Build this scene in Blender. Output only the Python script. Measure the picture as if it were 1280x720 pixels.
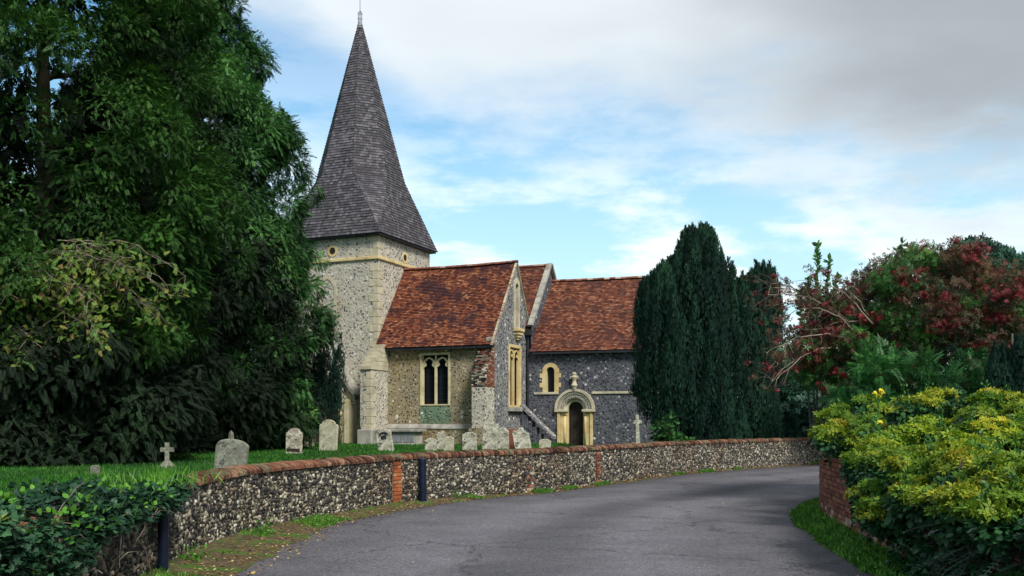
import bpy, math, random
import numpy as np
from mathutils import Vector, Matrix
random.seed(7); rng = np.random.default_rng(11)
for o in list(bpy.data.objects): bpy.data.objects.remove(o)
S = bpy.context.scene; COL = S.collection
R = math.radians
# ------------------------------------------------------------------ camera
cam_d = bpy.data.cameras.new('camera'); cam = bpy.data.objects.new('camera', cam_d); COL.objects.link(cam)
cam.location = (0, 0, 1.65); cam.rotation_euler = (R(90), 0, 0)
cam_d.sensor_width = 36; cam_d.lens = 33.75; cam_d.shift_y = 0.1328; cam_d.clip_start = .1; cam_d.clip_end = 3000
S.camera = cam
# ------------------------------------------------------------------ light
S.view_settings.view_transform = 'Standard'; S.view_settings.look = 'None'
S.view_settings.exposure = 0.8; S.view_settings.gamma = 1; S.view_settings.use_curve_mapping = False
SUN_EL, SUN_AZ = 46, 150
sd = bpy.data.lights.new('sun', 'SUN'); sd.energy = 2.7; sd.angle = R(16); sd.color = (1, .95, .86)
so = bpy.data.objects.new('sun', sd); COL.objects.link(so)
tosun = Vector((math.sin(R(SUN_AZ))*math.cos(R(SUN_EL)), math.cos(R(SUN_AZ))*math.cos(R(SUN_EL)), math.sin(R(SUN_EL))))
so.rotation_euler = tosun.to_track_quat('Z', 'Y').to_euler(); so.location = tosun*50
# node helper ---------------------------------------------------------------
class NT:
    def __init__(s, tree): s.t = tree; s.n = tree.nodes; s.l = tree.links
    def node(s, kind, **kw):
        n = s.n.new(kind)
        for k, v in kw.items():
            if k.startswith('_'): setattr(n, k[1:], v)
            else: s.put(n, k.replace('__', ' '), v)
        return n
    def put(s, n, key, v):
        sock = n.inputs[int(key[1:])] if key[0] == 'i' and key[1:].isdigit() else n.inputs[key]
        if isinstance(v, bpy.types.NodeSocket): s.l.new(v, sock)
        else: sock.default_value = v
    def math(s, op, a, b=0.0, clamp=False):
        n = s.n.new('ShaderNodeMath'); n.operation = op; n.use_clamp = clamp
        s.put(n, 'i0', a)
        if op not in ('FLOOR', 'FRACT', 'ABSOLUTE', 'SQRT'): s.put(n, 'i1', b)
        return n.outputs[0]
    def mix(s, f, a, b, mode='MIX'):
        n = s.n.new('ShaderNodeMix'); n.data_type = 'RGBA'; n.blend_type = mode
        s.put(n, 'i0', f); s.put(n, 'i6', a if isinstance(a, bpy.types.NodeSocket) else c4(a)); s.put(n, 'i7', b if isinstance(b, bpy.types.NodeSocket) else c4(b))
        return n.outputs[2]
    def ramp(s, f, stops, interp='LINEAR'):
        n = s.n.new('ShaderNodeValToRGB'); cr = n.color_ramp; cr.interpolation = interp
        while len(cr.elements) > 1: cr.elements.remove(cr.elements[-1])
        for i, (p, c) in enumerate(stops):
            e = cr.elements[0] if i == 0 else cr.elements.new(p)
            e.position = p; e.color = c4(c)
        s.put(n, 'i0', f); return n.outputs[0]
    def noise(s, vec, scale, detail=4, rough=.55, out=0):
        n = s.n.new('ShaderNodeTexNoise'); 
        if vec is not None: s.put(n, 'Vector', vec)
        n.inputs['Scale'].default_value = scale; n.inputs['Detail'].default_value = detail; n.inputs['Roughness'].default_value = rough
        return n.outputs[out]
    def sstep(s, x, a, b):
        n = s.n.new('ShaderNodeMapRange'); n.interpolation_type = 'SMOOTHSTEP'
        s.put(n, 'i0', x); s.put(n, 'i1', a); s.put(n, 'i2', b); return n.outputs[0]
def c4(c):
    if isinstance(c, (int, float)): c = (c, c, c)
    return tuple(c)+(1,) if len(c) == 3 else tuple(c)
# ------------------------------------------------------------------ world
W = bpy.data.worlds.new('World'); S.world = W; W.use_nodes = True
w = NT(W.node_tree); bg = w.n['Background']; bg.inputs[1].default_value = 0.1
sky = w.n.new('ShaderNodeTexSky'); sky.sky_type = 'NISHITA'; sky.sun_disc = False
sky.sun_elevation = R(SUN_EL); sky.sun_rotation = R(SUN_AZ); sky.air_density = 1.0; sky.dust_density = .6; sky.ozone_density = 1.5
tc = w.n.new('ShaderNodeTexCoord').outputs['Generated']
sx = w.n.new('ShaderNodeSeparateXYZ'); w.l.new(tc, sx.inputs[0]); X_, Y_, Z_ = sx.outputs
zz = w.math('ADD', w.math('MAXIMUM', Z_, 0.0), .16)
cv = w.n.new('ShaderNodeCombineXYZ'); w.l.new(w.math('DIVIDE', X_, zz), cv.inputs[0]); w.l.new(w.math('DIVIDE', Y_, zz), cv.inputs[1]); w.l.new(w.math('MULTIPLY', Z_, 4), cv.inputs[2])
n1 = w.noise(cv.outputs[0], .95, 9, .56); n2 = w.noise(cv.outputs[0], .42, 5, .5)
n3 = w.noise(cv.outputs[0], 2.4, 8, .6)
dev = w.math('MULTIPLY', w.math('SUBTRACT', n1, .5), .62)
line = w.math('ADD', w.math('ADD', Z_, w.math('MULTIPLY', X_, .27)), -.325)
hole = w.math('MULTIPLY', w.sstep(w.math('ABSOLUTE', w.math('ADD', X_, .27)), .20, .03), w.sstep(w.math('ABSOLUTE', w.math('ADD', Z_, -.29)), .13, .02))
line = w.math('ADD', w.math('SUBTRACT', line, w.math('MULTIPLY', hole, .22)), -.012)
m1 = w.sstep(w.math('ADD', line, dev), -.07, .09)
low = w.math('MULTIPLY', w.sstep(Z_, .33, .12), w.sstep(X_, .75, .15))
m2 = w.math('MULTIPLY', w.math('ADD', w.math('MULTIPLY', low, .9), .22), w.sstep(w.math('ADD', n3, w.math('MULTIPLY', w.math('SUBTRACT', n1, .5), .9)), .40, .62), clamp=True)
deep = w.sstep(w.math('ADD', w.math('ADD', w.math('ADD', w.math('ADD', line, -.075), w.math('MULTIPLY', X_, .10)), w.math('MULTIPLY', w.math('SUBTRACT', n2, .5), .7)), w.math('MULTIPLY', dev, .35)), .0, .22)
ccol = w.mix(deep, (5.0, 5.45, 5.75), (2.5, 2.75, 3.0))
skyb = w.mix(1.0, sky.outputs[0], (.66, 1.02, 1.08), 'MULTIPLY')
hz = w.mix(w.sstep(Z_, .40, .04), skyb, (4.0, 5.75, 6.4))
b1 = w.mix(m2, hz, (6.5, 6.9, 7.0))
b2 = w.mix(m1, b1, ccol)
w.l.new(b2, bg.inputs[0])
# ------------------------------------------------------------------ object helpers
def tag(o, label=None, cat=None, group=None, kind=None):
    if label: o['label'] = label
    if cat: o['category'] = cat
    if group: o['group'] = group
    if kind: o['kind'] = kind
    return o
def thing(name, label, cat, loc=(0, 0, 0), rz=0, group=None):
    o = bpy.data.objects.new(name, None); COL.objects.link(o); o.location = loc; o.rotation_euler = (0, 0, rz)
    o.empty_display_size = .3
    return tag(o, label, cat, group)
class MB:
    def __init__(s): s.v = []; s.f = []; s.uv = []; s.t = []; s.has_uv = False
    def face(s, pts, uv=None, tint=.5):
        b = len(s.v); s.v += [tuple(p) for p in pts]; s.f.append(tuple(range(b, b+len(pts))))
        s.uv += list(uv) if uv else [(0, 0)]*len(pts); s.t += [tint]*len(pts)
        if uv: s.has_uv = True
    def raw(s, verts, faces, tint=.5):
        b = len(s.v); s.v += [tuple(p) for p in verts]; s.f += [tuple(i+b for i in f) for f in faces]
        s.uv += [(0, 0)]*len(verts); s.t += [tint]*len(verts)
    def box(s, lo, hi, M=None, tint=.5, jit=0):
        x0, y0, z0 = lo; x1, y1, z1 = hi
        P = [Vector(p) for p in ((x0,y0,z0),(x1,y0,z0),(x1,y1,z0),(x0,y1,z0),(x0,y0,z1),(x1,y0,z1),(x1,y1,z1),(x0,y1,z1))]
        if jit: P = [p+Vector([random.uniform(-jit, jit) for _ in range(3)]) for p in P]
        if M is not None: P = [M @ p for p in P]
        s.raw(P, [(0,3,2,1),(4,5,6,7),(0,1,5,4),(1,2,6,5),(2,3,7,6),(3,0,4,7)], tint)
    def tube(s, pts, rad, n=8, cap=True, tint=.5):
        pts = [Vector(p) for p in pts]; vs = []; fs = []
        if isinstance(rad, (int, float)): rad = [rad]*len(pts)
        for i, p in enumerate(pts):
            d = (pts[min(i+1, len(pts)-1)]-pts[max(i-1, 0)]).normalized()
            a = d.cross(Vector((0, 1, 0)) if abs(d.y) < .9 else Vector((1, 0, 0))).normalized(); b = d.cross(a)
            for k in range(n):
                an = 2*math.pi*k/n; vs.append(p+(a*math.cos(an)+b*math.sin(an))*rad[i])
        for i in range(len(pts)-1):
            for k in range(n):
                fs.append((i*n+k, i*n+(k+1) % n, (i+1)*n+(k+1) % n, (i+1)*n+k))
        if cap: fs.append(tuple(range(n))[::-1]); fs.append(tuple(range((len(pts)-1)*n, len(pts)*n)))
        s.raw(vs, fs, tint)
    def prism(s, poly, h, M):   # poly in xy (list), extruded 0..h along z, placed by M
        n = len(poly); P = [M @ Vector((x, y, 0)) for x, y in poly]+[M @ Vector((x, y, h)) for x, y in poly]
        s.raw(P, [tuple(range(n))[::-1], tuple(range(n, 2*n))]+[(i, (i+1) % n, n+(i+1) % n, n+i) for i in range(n)])
    def build(s, name, mat, parent=None, smooth=False, bevel=0):
        me = bpy.data.meshes.new(name); me.from_pydata(s.v, [], s.f)
        if s.has_uv:
            uvl = me.uv_layers.new(name='UVMap'); li = np.zeros(len(me.loops), dtype=np.int32); me.loops.foreach_get('vertex_index', li)
            uvl.data.foreach_set('uv', np.array(s.uv, dtype=np.float32)[li].ravel())
        at = me.attributes.new('tint', 'FLOAT', 'POINT'); at.data.foreach_set('value', np.array(s.t, dtype=np.float32))
        return finish(name, me, mat, parent, smooth, bevel)
def finish(name, me, mat, parent=None, smooth=False, bevel=0):
    me.materials.append(mat)
    if smooth: me.polygons.foreach_set('use_smooth', [True]*len(me.polygons))
    o = bpy.data.objects.new(name, me); COL.objects.link(o); o.parent = parent
    if bevel:
        m = o.modifiers.new('bevel', 'BEVEL'); m.width = bevel; m.segments = 2; m.limit_method = 'ANGLE'
    return o
def fast_mesh(name, V, F, tint, mat, parent=None, smooth=False):
    me = bpy.data.meshes.new(name); k = F.shape[1]
    me.vertices.add(len(V)); me.vertices.foreach_set('co', V.astype(np.float32).ravel())
    me.loops.add(F.size); me.loops.foreach_set('vertex_index', F.astype(np.int32).ravel())
    me.polygons.add(len(F)); me.polygons.foreach_set('loop_start', np.arange(0, F.size, k, dtype=np.int32))
    try: me.polygons.foreach_set('loop_total', np.full(len(F), k, dtype=np.int32))
    except Exception: pass
    me.update(calc_edges=True)
    at = me.attributes.new('tint', 'FLOAT', 'POINT'); at.data.foreach_set('value', tint.astype(np.float32))
    return finish(name, me, mat, parent, smooth)
def T(x, y, z): return Matrix.Translation((x, y, z))
def px(x, D): return (x-640)/1200*D
def pz(y, D): return 1.65+(530-y)/1200*D
def catmull(P, n=12):
    P = [np.array(p, float) for p in P]; out = []
    Q = [2*P[0]-P[1]]+P+[2*P[-1]-P[-2]]
    for i in range(1, len(Q)-2):
        a, b, c, d = Q[i-1:i+3]
        for k in range(n):
            t = k/n; out.append(.5*((2*b)+(c-a)*t+(2*a-5*b+4*c-d)*t*t+(3*b-a-3*c+d)*t**3))
    out.append(P[-1]); return np.array(out)
def resample(P, step=None, n=None):
    d = np.r_[0, np.cumsum(np.linalg.norm(np.diff(P, axis=0), axis=1))]
    m = n if n else max(2, int(d[-1]/step)); t = np.linspace(0, d[-1], m)
    return np.stack([np.interp(t, d, P[:, i]) for i in range(P.shape[1])], 1), t
# ------------------------------------------------------------------ materials
def mat(name):
    m = bpy.data.materials.new(name); m.use_nodes = True; t = NT(m.node_tree); b = t.n['Principled BSDF']
    b.inputs['Specular IOR Level'].default_value = .3
    return m, t, b
def objc(t): return t.n.new('ShaderNodeTexCoord').outputs['Object']
def tintn(t):
    a = t.n.new('ShaderNodeAttribute'); a.attribute_name = 'tint'; return a.outputs['Fac']
def bump(t, b, h, dist=.02, st=.6):
    n = t.n.new('ShaderNodeBump'); n.inputs['Distance'].default_value = dist; n.inputs['Strength'].default_value = st
    t.put(n, 'Height', h); t.l.new(n.outputs[0], b.inputs['Normal'])
def leafmat(name, stops, patch=None, pscale=.5, trans=.22, rough=.5):
    m, t, b = mat(name); c = t.ramp(tintn(t), stops)
    g = t.noise(objc(t), pscale, 3)
    c = t.mix(1, c, t.ramp(g, [(.3, (.62, .66, .7)), (.7, (1.35, 1.3, 1.1))]), 'MULTIPLY')
    if patch: c = t.mix(t.sstep(t.noise(objc(t), pscale*1.7, 3), .58, .7), c, patch)
    t.put(b, 'Base Color', c); b.inputs['Roughness'].default_value = rough
    tr = t.n.new('ShaderNodeBsdfTranslucent'); t.put(tr, 'Color', c)
    mx = t.n.new('ShaderNodeMixShader'); mx.inputs[0].default_value = trans
    t.l.new(b.outputs[0], mx.inputs[1]); t.l.new(tr.outputs[0], mx.inputs[2]); t.l.new(mx.outputs[0], t.n['Material Output'].inputs[0])
    return m
M_ = {}
M_['cypress'] = leafmat('cypress_leaf', [(0, (.018, .062, .016)), (.5, (.050, .160, .042)), (.85, (.105, .255, .070)), (1, (.18, .31, .07))], None, .35, rough=.6)
M_['yew_olive'] = leafmat('olive_leaf', [(0, (.016, .055, .010)), (.5, (.046, .135, .022)), (.8, (.11, .20, .035)), (.93, (.19, .22, .045)), (1, (.17, .10, .045))], None, .45, rough=.6)
M_['irish'] = leafmat('dark_yew_leaf', [(0, (.004, .017, .015)), (.5, (.010, .042, .030)), (.9, (.024, .082, .046)), (1, (.04, .12, .06))], None, .4, .12, .75)
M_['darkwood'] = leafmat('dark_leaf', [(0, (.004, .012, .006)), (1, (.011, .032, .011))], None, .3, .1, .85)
M_['green'] = leafmat('green_leaf', [(0, (.014, .06, .014)), (.6, (.04, .14, .03)), (1, (.12, .25, .05))], None, .8)
M_['fern'] = leafmat('fern_leaf', [(0, (.010, .055, .018)), (.6, (.025, .125, .03)), (1, (.06, .20, .04))], None, .8)
M_['bluegreen'] = leafmat('bluegreen_leaf', [(0, (.012, .045, .035)), (.6, (.035, .11, .08)), (1, (.10, .2, .12))], None, .8)
M_['yellowgreen'] = leafmat('yellowgreen_leaf', [(0, (.05, .14, .012)), (.4, (.14, .24, .016)), (.75, (.30, .35, .022)), (.95, (.45, .42, .03)), (1, (.40, .26, .04))], (.07, .18, .02), 1.6, .25, .6)
M_['ivy'] = leafmat('ivy_leaf', [(0, (.006, .026, .014)), (.5, (.016, .062, .032)), (.85, (.045, .12, .055)), (.95, (.16, .24, .04)), (1, (.32, .30, .05))], None, 1.5, .15, .5)
M_['ivydark'] = leafmat('dark_ivy_leaf', [(0, (.010, .045, .018)), (.6, (.02, .08, .03)), (1, (.06, .17, .05))], None, 1.5, .15, .4)
M_['redleaf'] = leafmat('red_brown_leaf', [(0, (.022, .045, .016)), (.35, (.055, .06, .028)), (.6, (.10, .05, .034)), (.8, (.13, .04, .04)), (1, (.10, .14, .035))], (.035, .095, .025), .55, rough=.7)
M_['berry'] = leafmat('berry', [(0, (.08, .010, .014)), (.6, (.19, .018, .028)), (1, (.32, .05, .06))], None, .9, .05, .6)
M_['copper'] = leafmat('copper_leaf', [(0, (.05, .015, .025)), (1, (.16, .05, .06))], None, .5)
M_['weed'] = leafmat('weed_leaf', [(0, (.025, .10, .012)), (.6, (.075, .24, .025)), (1, (.17, .36, .05))], None, 2, .25)
M_['grass'] = leafmat('grass_blade', [(0, (.012, .055, .008)), (.5, (.022, .115, .012)), (.85, (.045, .19, .018)), (.95, (.09, .22, .03)), (1, (.24, .24, .07))], (.05, .12, .02), .35, .3, .6)
M_['petal'] = leafmat('yellow_petal', [(0, (.75, .62, .03)), (1, (.85, .75, .08))], None, 1, .3)
M_['deadleaf'] = leafmat('dead_leaf', [(0, (.10, .05, .02)), (.5, (.26, .16, .06)), (1, (.5, .38, .2))], None, 3, .1, .7)
def plain(name, stops, scale=3, rough=.85, bmp=.02, det=6, bscale=None):
    m, t, b = mat(name); oc = objc(t); n = t.noise(oc, scale, det, .62)
    t.put(b, 'Base Color', t.ramp(n, stops)); b.inputs['Roughness'].default_value = rough
    if bmp: bump(t, b, t.noise(oc, bscale or scale*3, 5), bmp)
    return m
M_['bark'] = plain('bark', [(.3, (.03, .024, .018)), (.7, (.11, .09, .07))], 4)
M_['twig'] = plain('twig', [(.3, (.13, .10, .08)), (.7, (.28, .23, .18))], 4, bmp=0)
M_['soil'] = plain('soil', [(.3, (.02, .016, .012)), (.7, (.06, .045, .03))], 3)
M_['stone'] = plain('limestone', [(.25, (.25, .22, .16)), (.5, (.46, .42, .31)), (.75, (.60, .55, .42))], 1.6)
M_['warmstone'] = plain('warm_limestone', [(.25, (.34, .28, .15)), (.5, (.55, .49, .31)), (.75, (.66, .60, .44))], 1.4)
M_['yellowstone'] = plain('yellow_limestone', [(.25, (.32, .22, .09)), (.5, (.56, .44, .22)), (.75, (.68, .58, .36))], 1.3)
M_['greystone'] = plain('weathered_stone', [(.25, (.13, .125, .11)), (.5, (.30, .29, .26)), (.75, (.46, .45, .40))], 2)
def gravemat(name, a, b_, lich, dark, s=5):
    m, t, b = mat(name); oc = objc(t)
    c = t.mix(t.noise(oc, s, 5), a, b_)
    c = t.mix(t.sstep(t.noise(oc, s*1.4, 8, .7), .50, .56), c, lich)
    c = t.mix(t.sstep(t.noise(oc, s*.9, 8, .75), .545, .60), c, dark)
    t.put(b, 'Base Color', c); b.inputs['Roughness'].default_value = .9; bump(t, b, t.noise(oc, 18, 6), .02)
    return m
M_['grave_pink'] = gravemat('grave_pink', (.36, .30, .24), (.26, .24, .20), (.55, .54, .44), (.06, .055, .045))
M_['grave_cream'] = gravemat('grave_cream', (.34, .32, .21), (.40, .39, .30), (.50, .49, .40), (.2, .17, .09))
M_['grave_grey'] = gravemat('grave_grey', (.16, .16, .12), (.13, .13, .11), (.22, .23, .18), (.06, .06, .05))
M_['grave_white'] = gravemat('grave_white', (.38, .365, .30), (.27, .26, .20), (.54, .53, .44), (.045, .045, .045), 4)
M_['door'] = plain('old_oak', [(.3, (.012, .009, .007)), (.7, (.04, .03, .022))], 3)
M_['iron'] = plain('black_iron', [(.3, (.012, .013, .016)), (.7, (.03, .032, .04))], 4, .5, 0)
M_['post'] = plain('blue_black_paint', [(.3, (.004, .007, .018)), (.65, (.008, .014, .036)), (.8, (.03, .03, .035))], 5, .38, .004)
M_['lead'] = plain('lead', [(.3, (.12, .13, .15)), (.7, (.28, .3, .33))], 4, .6, 0)
m, t, b = mat('leaded_glass'); uvn = t.n.new('ShaderNodeTexCoord').outputs['Object']
b.inputs['Base Color'].default_value = (.006, .009, .015, 1); b.inputs['Roughness'].default_value = .3; b.inputs['Specular IOR Level'].default_value = .35
bump(t, b, t.noise(uvn, 8, 2), .02, .5); M_['glass'] = m
def flint(name, cells, mort, scale=11, stain=None, mortw=(.30, .48), stainamt=(.5, .7), big=1.0, fleck=.16, fleckc=(.62, .62, .58)):
    m, t, b = mat(name); oc = objc(t)
    wob = t.n.new('ShaderNodeVectorMath'); wob.operation = 'MULTIPLY_ADD'
    t.l.new(t.noise(oc, scale*.8, 2, .5, 1), wob.inputs[0]); wob.inputs[1].default_value = (.06,)*3; t.l.new(oc, wob.inputs[2])
    v = t.n.new('ShaderNodeTexVoronoi'); t.l.new(wob.outputs[0], v.inputs['Vector']); v.inputs['Scale'].default_value = scale
    sr = t.n.new('ShaderNodeSeparateColor'); t.l.new(v.outputs['Color'], sr.inputs[0])
    c = t.ramp(sr.outputs[0], cells, 'CONSTANT')
    c = t.mix(t.sstep(v.outputs['Distance'], mortw[0], mortw[1]), c, mort)
    # larger white flints scattered in the work
    v2 = t.n.new('ShaderNodeTexVoronoi'); t.l.new(wob.outputs[0], v2.inputs['Vector']); v2.inputs['Scale'].default_value = scale*.42
    s2 = t.n.new('ShaderNodeSeparateColor'); t.l.new(v2.outputs['Color'], s2.inputs[0])
    fl = t.math('MULTIPLY', t.math('LESS_THAN', s2.outputs[1], fleck), t.math('LESS_THAN', v2.outputs['Distance'], .27))
    c = t.mix(fl, c, fleckc)
    n = t.noise(oc, .55, 6, .65)
    if stain: c = t.mix(t.math('MULTIPLY', t.sstep(n, *stainamt), .75), c, t.mix(1, c, stain, 'MULTIPLY'))
    c = t.mix(1, c, t.ramp(t.noise(oc, 1.7, 6, .7), [(.3, (.72, .72, .74)), (.7, (1.22, 1.2, 1.15))]), 'MULTIPLY')
    t.put(b, 'Base Color', c); b.inputs['Roughness'].default_value = .75
    bump(t, b, t.math('MULTIPLY', v.outputs['Distance'], -1), .04, .6)
    return m
M_['flint_tower'] = flint('flint_tower', [(0, (.045, .05, .06)), (.2, (.30, .285, .25)), (.42, (.46, .43, .36)), (.62, (.16, .16, .16)), (.8, (.60, .57, .50))], (.44, .42, .36), 7.5, (.88, .80, .64), fleck=.10)
M_['flint_chapel'] = flint('flint_chapel', [(0, (.03, .03, .033)), (.22, (.16, .15, .12)), (.45, (.27, .24, .17)), (.66, (.08, .08, .08)), (.8, (.48, .45, .36)), (.92, (.09, .09, .09))], (.28, .24, .155), 8, (.95, .74, .38), fleck=.08)
M_['flint_knapped'] = flint('flint_knapped', [(0, (.022, .026, .040)), (.35, (.05, .055, .075)), (.6, (.095, .10, .12)), (.8, (.03, .034, .05)), (.93, (.34, .34, .35))], (.10, .105, .125), 8, (.6, .6, .7), (.36, .55), fleck=.09, fleckc=(.45, .45, .44))
M_['flint_knapped_pale'] = flint('flint_knapped_pale', [(0, (.035, .04, .055)), (.3, (.10, .105, .13)), (.6, (.19, .19, .21)), (.85, (.06, .065, .085)), (.93, (.5, .5, .48))], (.24, .24, .24), 8, (.6, .6, .7), (.34, .52), fleck=.3, fleckc=(.66, .66, .62))
M_['algae'] = flint('flint_algae', [(0, (.03, .05, .04)), (.3, (.08, .16, .115)), (.55, (.20, .23, .15)), (.8, (.36, .38, .27)), (.92, (.05, .07, .06))], (.14, .21, .145), 8, (.8, .6, .35), fleck=.10)
def tiles(name, w_, stops, patch, joint, jw=.07, rough=.85, pamt=.8):
    m, t, b = mat(name); uv = t.n.new('ShaderNodeUVMap'); s_ = t.n.new('ShaderNodeSeparateXYZ'); t.l.new(uv.outputs[0], s_.inputs[0])
    row = t.math('FLOOR', s_.outputs[1]); rn = t.n.new('ShaderNodeTexWhiteNoise'); rn.noise_dimensions = '1D'; t.put(rn, 'W', row)
    uu = t.math('ADD', t.math('DIVIDE', s_.outputs[0], w_), t.math('ADD', t.math('MULTIPLY', row, .5), t.math('MULTIPLY', rn.outputs[0], .3)))
    cb = t.n.new('ShaderNodeCombineXYZ'); t.l.new(t.math('FLOOR', uu), cb.inputs[0]); t.l.new(row, cb.inputs[1])
    wn = t.n.new('ShaderNodeTexWhiteNoise'); wn.noise_dimensions = '2D'; t.l.new(cb.outputs[0], wn.inputs['Vector'])
    oc = objc(t)
    rv = t.math('ADD', t.math('MULTIPLY', wn.outputs[0], .72), t.math('MULTIPLY', t.noise(oc, 1.1, 5, .6), .32))
    c = t.ramp(rv, stops)
    c = t.mix(t.math('MULTIPLY', t.sstep(t.noise(oc, .75, 5, .62), .47, .64), pamt), c, patch)
    c = t.mix(t.math('MULTIPLY', t.sstep(t.noise(oc, 4, 6, .7), .60, .72), .45), c, (.30, .27, .22))
    fr = t.math('FRACT', uu); jn = t.math('LESS_THAN', fr, jw)
    c = t.mix(jn, c, joint)
    t.put(b, 'Base Color', c); b.inputs['Roughness'].default_value = rough
    bump(t, b, t.math('ADD', t.math('MULTIPLY', wn.outputs[0], 1.0), t.math('MULTIPLY', jn, -1.0)), .02, .8)
    return m
M_['tile'] = tiles('clay_tile', 1.55, [(.05, (.035, .012, .014)), (.28, (.085, .024, .018)), (.5, (.16, .046, .024)), (.7, (.235, .075, .034)), (.85, (.30, .12, .062)), (.97, (.42, .27, .17))], (.038, .014, .020), (.018, .007, .008), pamt=.9)
M_['tile_brown'] = tiles('clay_tile_brown', 1.55, [(.05, (.045, .018, .016)), (.3, (.10, .032, .022)), (.5, (.155, .048, .028)), (.7, (.22, .078, .042)), (.85, (.29, .13, .075)), (.97, (.36, .25, .17))], (.06, .026, .026), (.022, .009, .009), pamt=.75)
M_['shingle'] = tiles('oak_shingle', 1.1, [(.05, (.035, .034, .042)), (.35, (.06, .057, .070)), (.6, (.085, .080, .096)), (.9, (.15, .14, .155))], (.05, .047, .056), (.02, .02, .024), pamt=.5)
def tintmat(name, stops, patch=None, rough=.85, bs=40, amt=(.52, .66), extra=None):
    m, t, b = mat(name); oc = objc(t); c = t.ramp(tintn(t), stops)
    c = t.mix(1, c, t.ramp(t.noise(oc, bs*.6, 5, .7), [(.3, (.75, .75, .75)), (.7, (1.2, 1.2, 1.2))]), 'MULTIPLY')
    if patch: c = t.mix(t.sstep(t.noise(oc, 2.2, 8, .75), *amt), c, patch)
    if extra: c = t.mix(t.math('MULTIPLY', t.sstep(t.noise(oc, .7, 5, .65), .5, .66), .7), c, t.mix(1, c, extra, 'MULTIPLY'))
    t.put(b, 'Base Color', c); b.inputs['Roughness'].default_value = rough
    bump(t, b, t.noise(oc, bs, 4), .01, .6); return m
M_['flintstone'] = tintmat('flint_stone', [(0, (.012, .012, .015)), (.32, (.035, .034, .034)), (.50, (.085, .076, .06)), (.66, (.18, .155, .11)), (.84, (.33, .30, .235)), (1, (.58, .55, .47))], None, .45, 30, extra=(.7, .55, .42))
M_['copebrick'] = tintmat('coping_brick', [(0, (.045, .022, .016)), (.3, (.10, .036, .022)), (.6, (.165, .065, .038)), (.88, (.24, .115, .065)), (1, (.30, .21, .14))], (.14, .125, .07), .95, amt=(.50, .60), extra=(.5, .5, .5))
M_['brick'] = tintmat('red_brick', [(0, (.10, .035, .025)), (.5, (.22, .075, .045)), (.85, (.30, .14, .09)), (1, (.42, .34, .27))], (.30, .26, .2), .9, amt=(.60, .70))
M_['orangebrick'] = tintmat('orange_brick', [(0, (.22, .06, .025)), (.6, (.38, .11, .04)), (1, (.45, .22, .11))], (.2, .15, .10), .9, amt=(.62, .72))
M_['mortar'] = plain('lime_mortar', [(.3, (.075, .065, .05)), (.7, (.17, .15, .115))], 6, .95, .02, bscale=40)
# road
m, t, b = mat('asphalt'); oc = objc(t)
uvr = t.n.new('ShaderNodeUVMap'); us = t.n.new('ShaderNodeSeparateXYZ'); t.l.new(uvr.outputs[0], us.inputs[0])
c = t.ramp(t.math('ADD', t.math('MULTIPLY', t.noise(oc, 42, 2, .8), .6), t.math('MULTIPLY', t.noise(oc, 14, 4, .8), .4)), [(.38, (.038, .038, .046)), (.5, (.092, .090, .104)), (.62, (.20, .197, .213))])
lane = t.math('ADD', us.outputs[0], t.math('MULTIPLY', t.math('SUBTRACT', t.noise(oc, .35, 3), .5), .10))
tr1 = t.math('ABSOLUTE', t.math('SUBTRACT', lane, .66)); tr2 = t.math('ABSOLUTE', t.math('SUBTRACT', lane, .34))
trk = t.math('MINIMUM', tr1, tr2)
c = t.mix(t.math('MULTIPLY', t.sstep(trk, .12, .02), .55), c, t.mix(1, c, (1.55, 1.55, 1.55), 'MULTIPLY'))
mid = t.math('ABSOLUTE', t.math('SUBTRACT', lane, .5)); c = t.mix(t.math('MULTIPLY', t.sstep(mid, .09, .0), .55), c, t.mix(1, c, (.62, .62, .64), 'MULTIPLY'))
edge = t.math('MAXIMUM', t.sstep(lane, .16, .03), t.sstep(lane, .90, .99))
c = t.mix(t.math('MULTIPLY', edge, .5), c, t.mix(1, c, (.55, .54, .54), 'MULTIPLY'))
c = t.mix(1, c, t.ramp(t.noise(oc, .8, 7, .7), [(.3, (.70, .70, .73)), (.7, (1.25, 1.24, 1.24))]), 'MULTIPLY')
c = t.mix(t.math('MULTIPLY', t.sstep(t.noise(oc, 2.3, 9, .8), .60, .68), .55), c, (.05, .05, .056))
c = t.mix(t.math('MULTIPLY', t.sstep(t.noise(oc, 7, 5, .75), .64, .69), .7), c, (.24, .235, .23))
# fine cracks
cr = t.n.new('ShaderNodeTexVoronoi'); cr.feature = 'DISTANCE_TO_EDGE'; cr.inputs['Scale'].default_value = .22
wb = t.n.new('ShaderNodeVectorMath'); wb.operation = 'MULTIPLY_ADD'; t.l.new(t.noise(oc, 1.2, 6, .6, 1), wb.inputs[0]); wb.inputs[1].default_value = (1.4,)*3; t.l.new(oc, wb.inputs[2]); t.l.new(wb.outputs[0], cr.inputs['Vector'])
c = t.mix(t.math('MULTIPLY', t.math('LESS_THAN', cr.outputs['Distance'], .006), .65), c, (.03, .03, .034))
t.put(b, 'Base Color', c); t.put(b, 'Roughness', t.math('ADD', t.math('MULTIPLY', t.noise(oc, 3, 3), .3), .5)); bump(t, b, t.noise(oc, 90, 3, .7), .012, .8); M_['road'] = m
m, t, b = mat('lawn'); oc = objc(t)
c = t.ramp(t.noise(oc, 14, 5, .7), [(.3, (.012, .07, .008)), (.6, (.022, .15, .013)), (.8, (.06, .2, .02))]); c = t.mix(1, c, t.ramp(t.noise(oc, .5, 4), [(.3, (.8, .8, .8)), (.7, (1.2, 1.1, 1.1))]), 'MULTIPLY')
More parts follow.
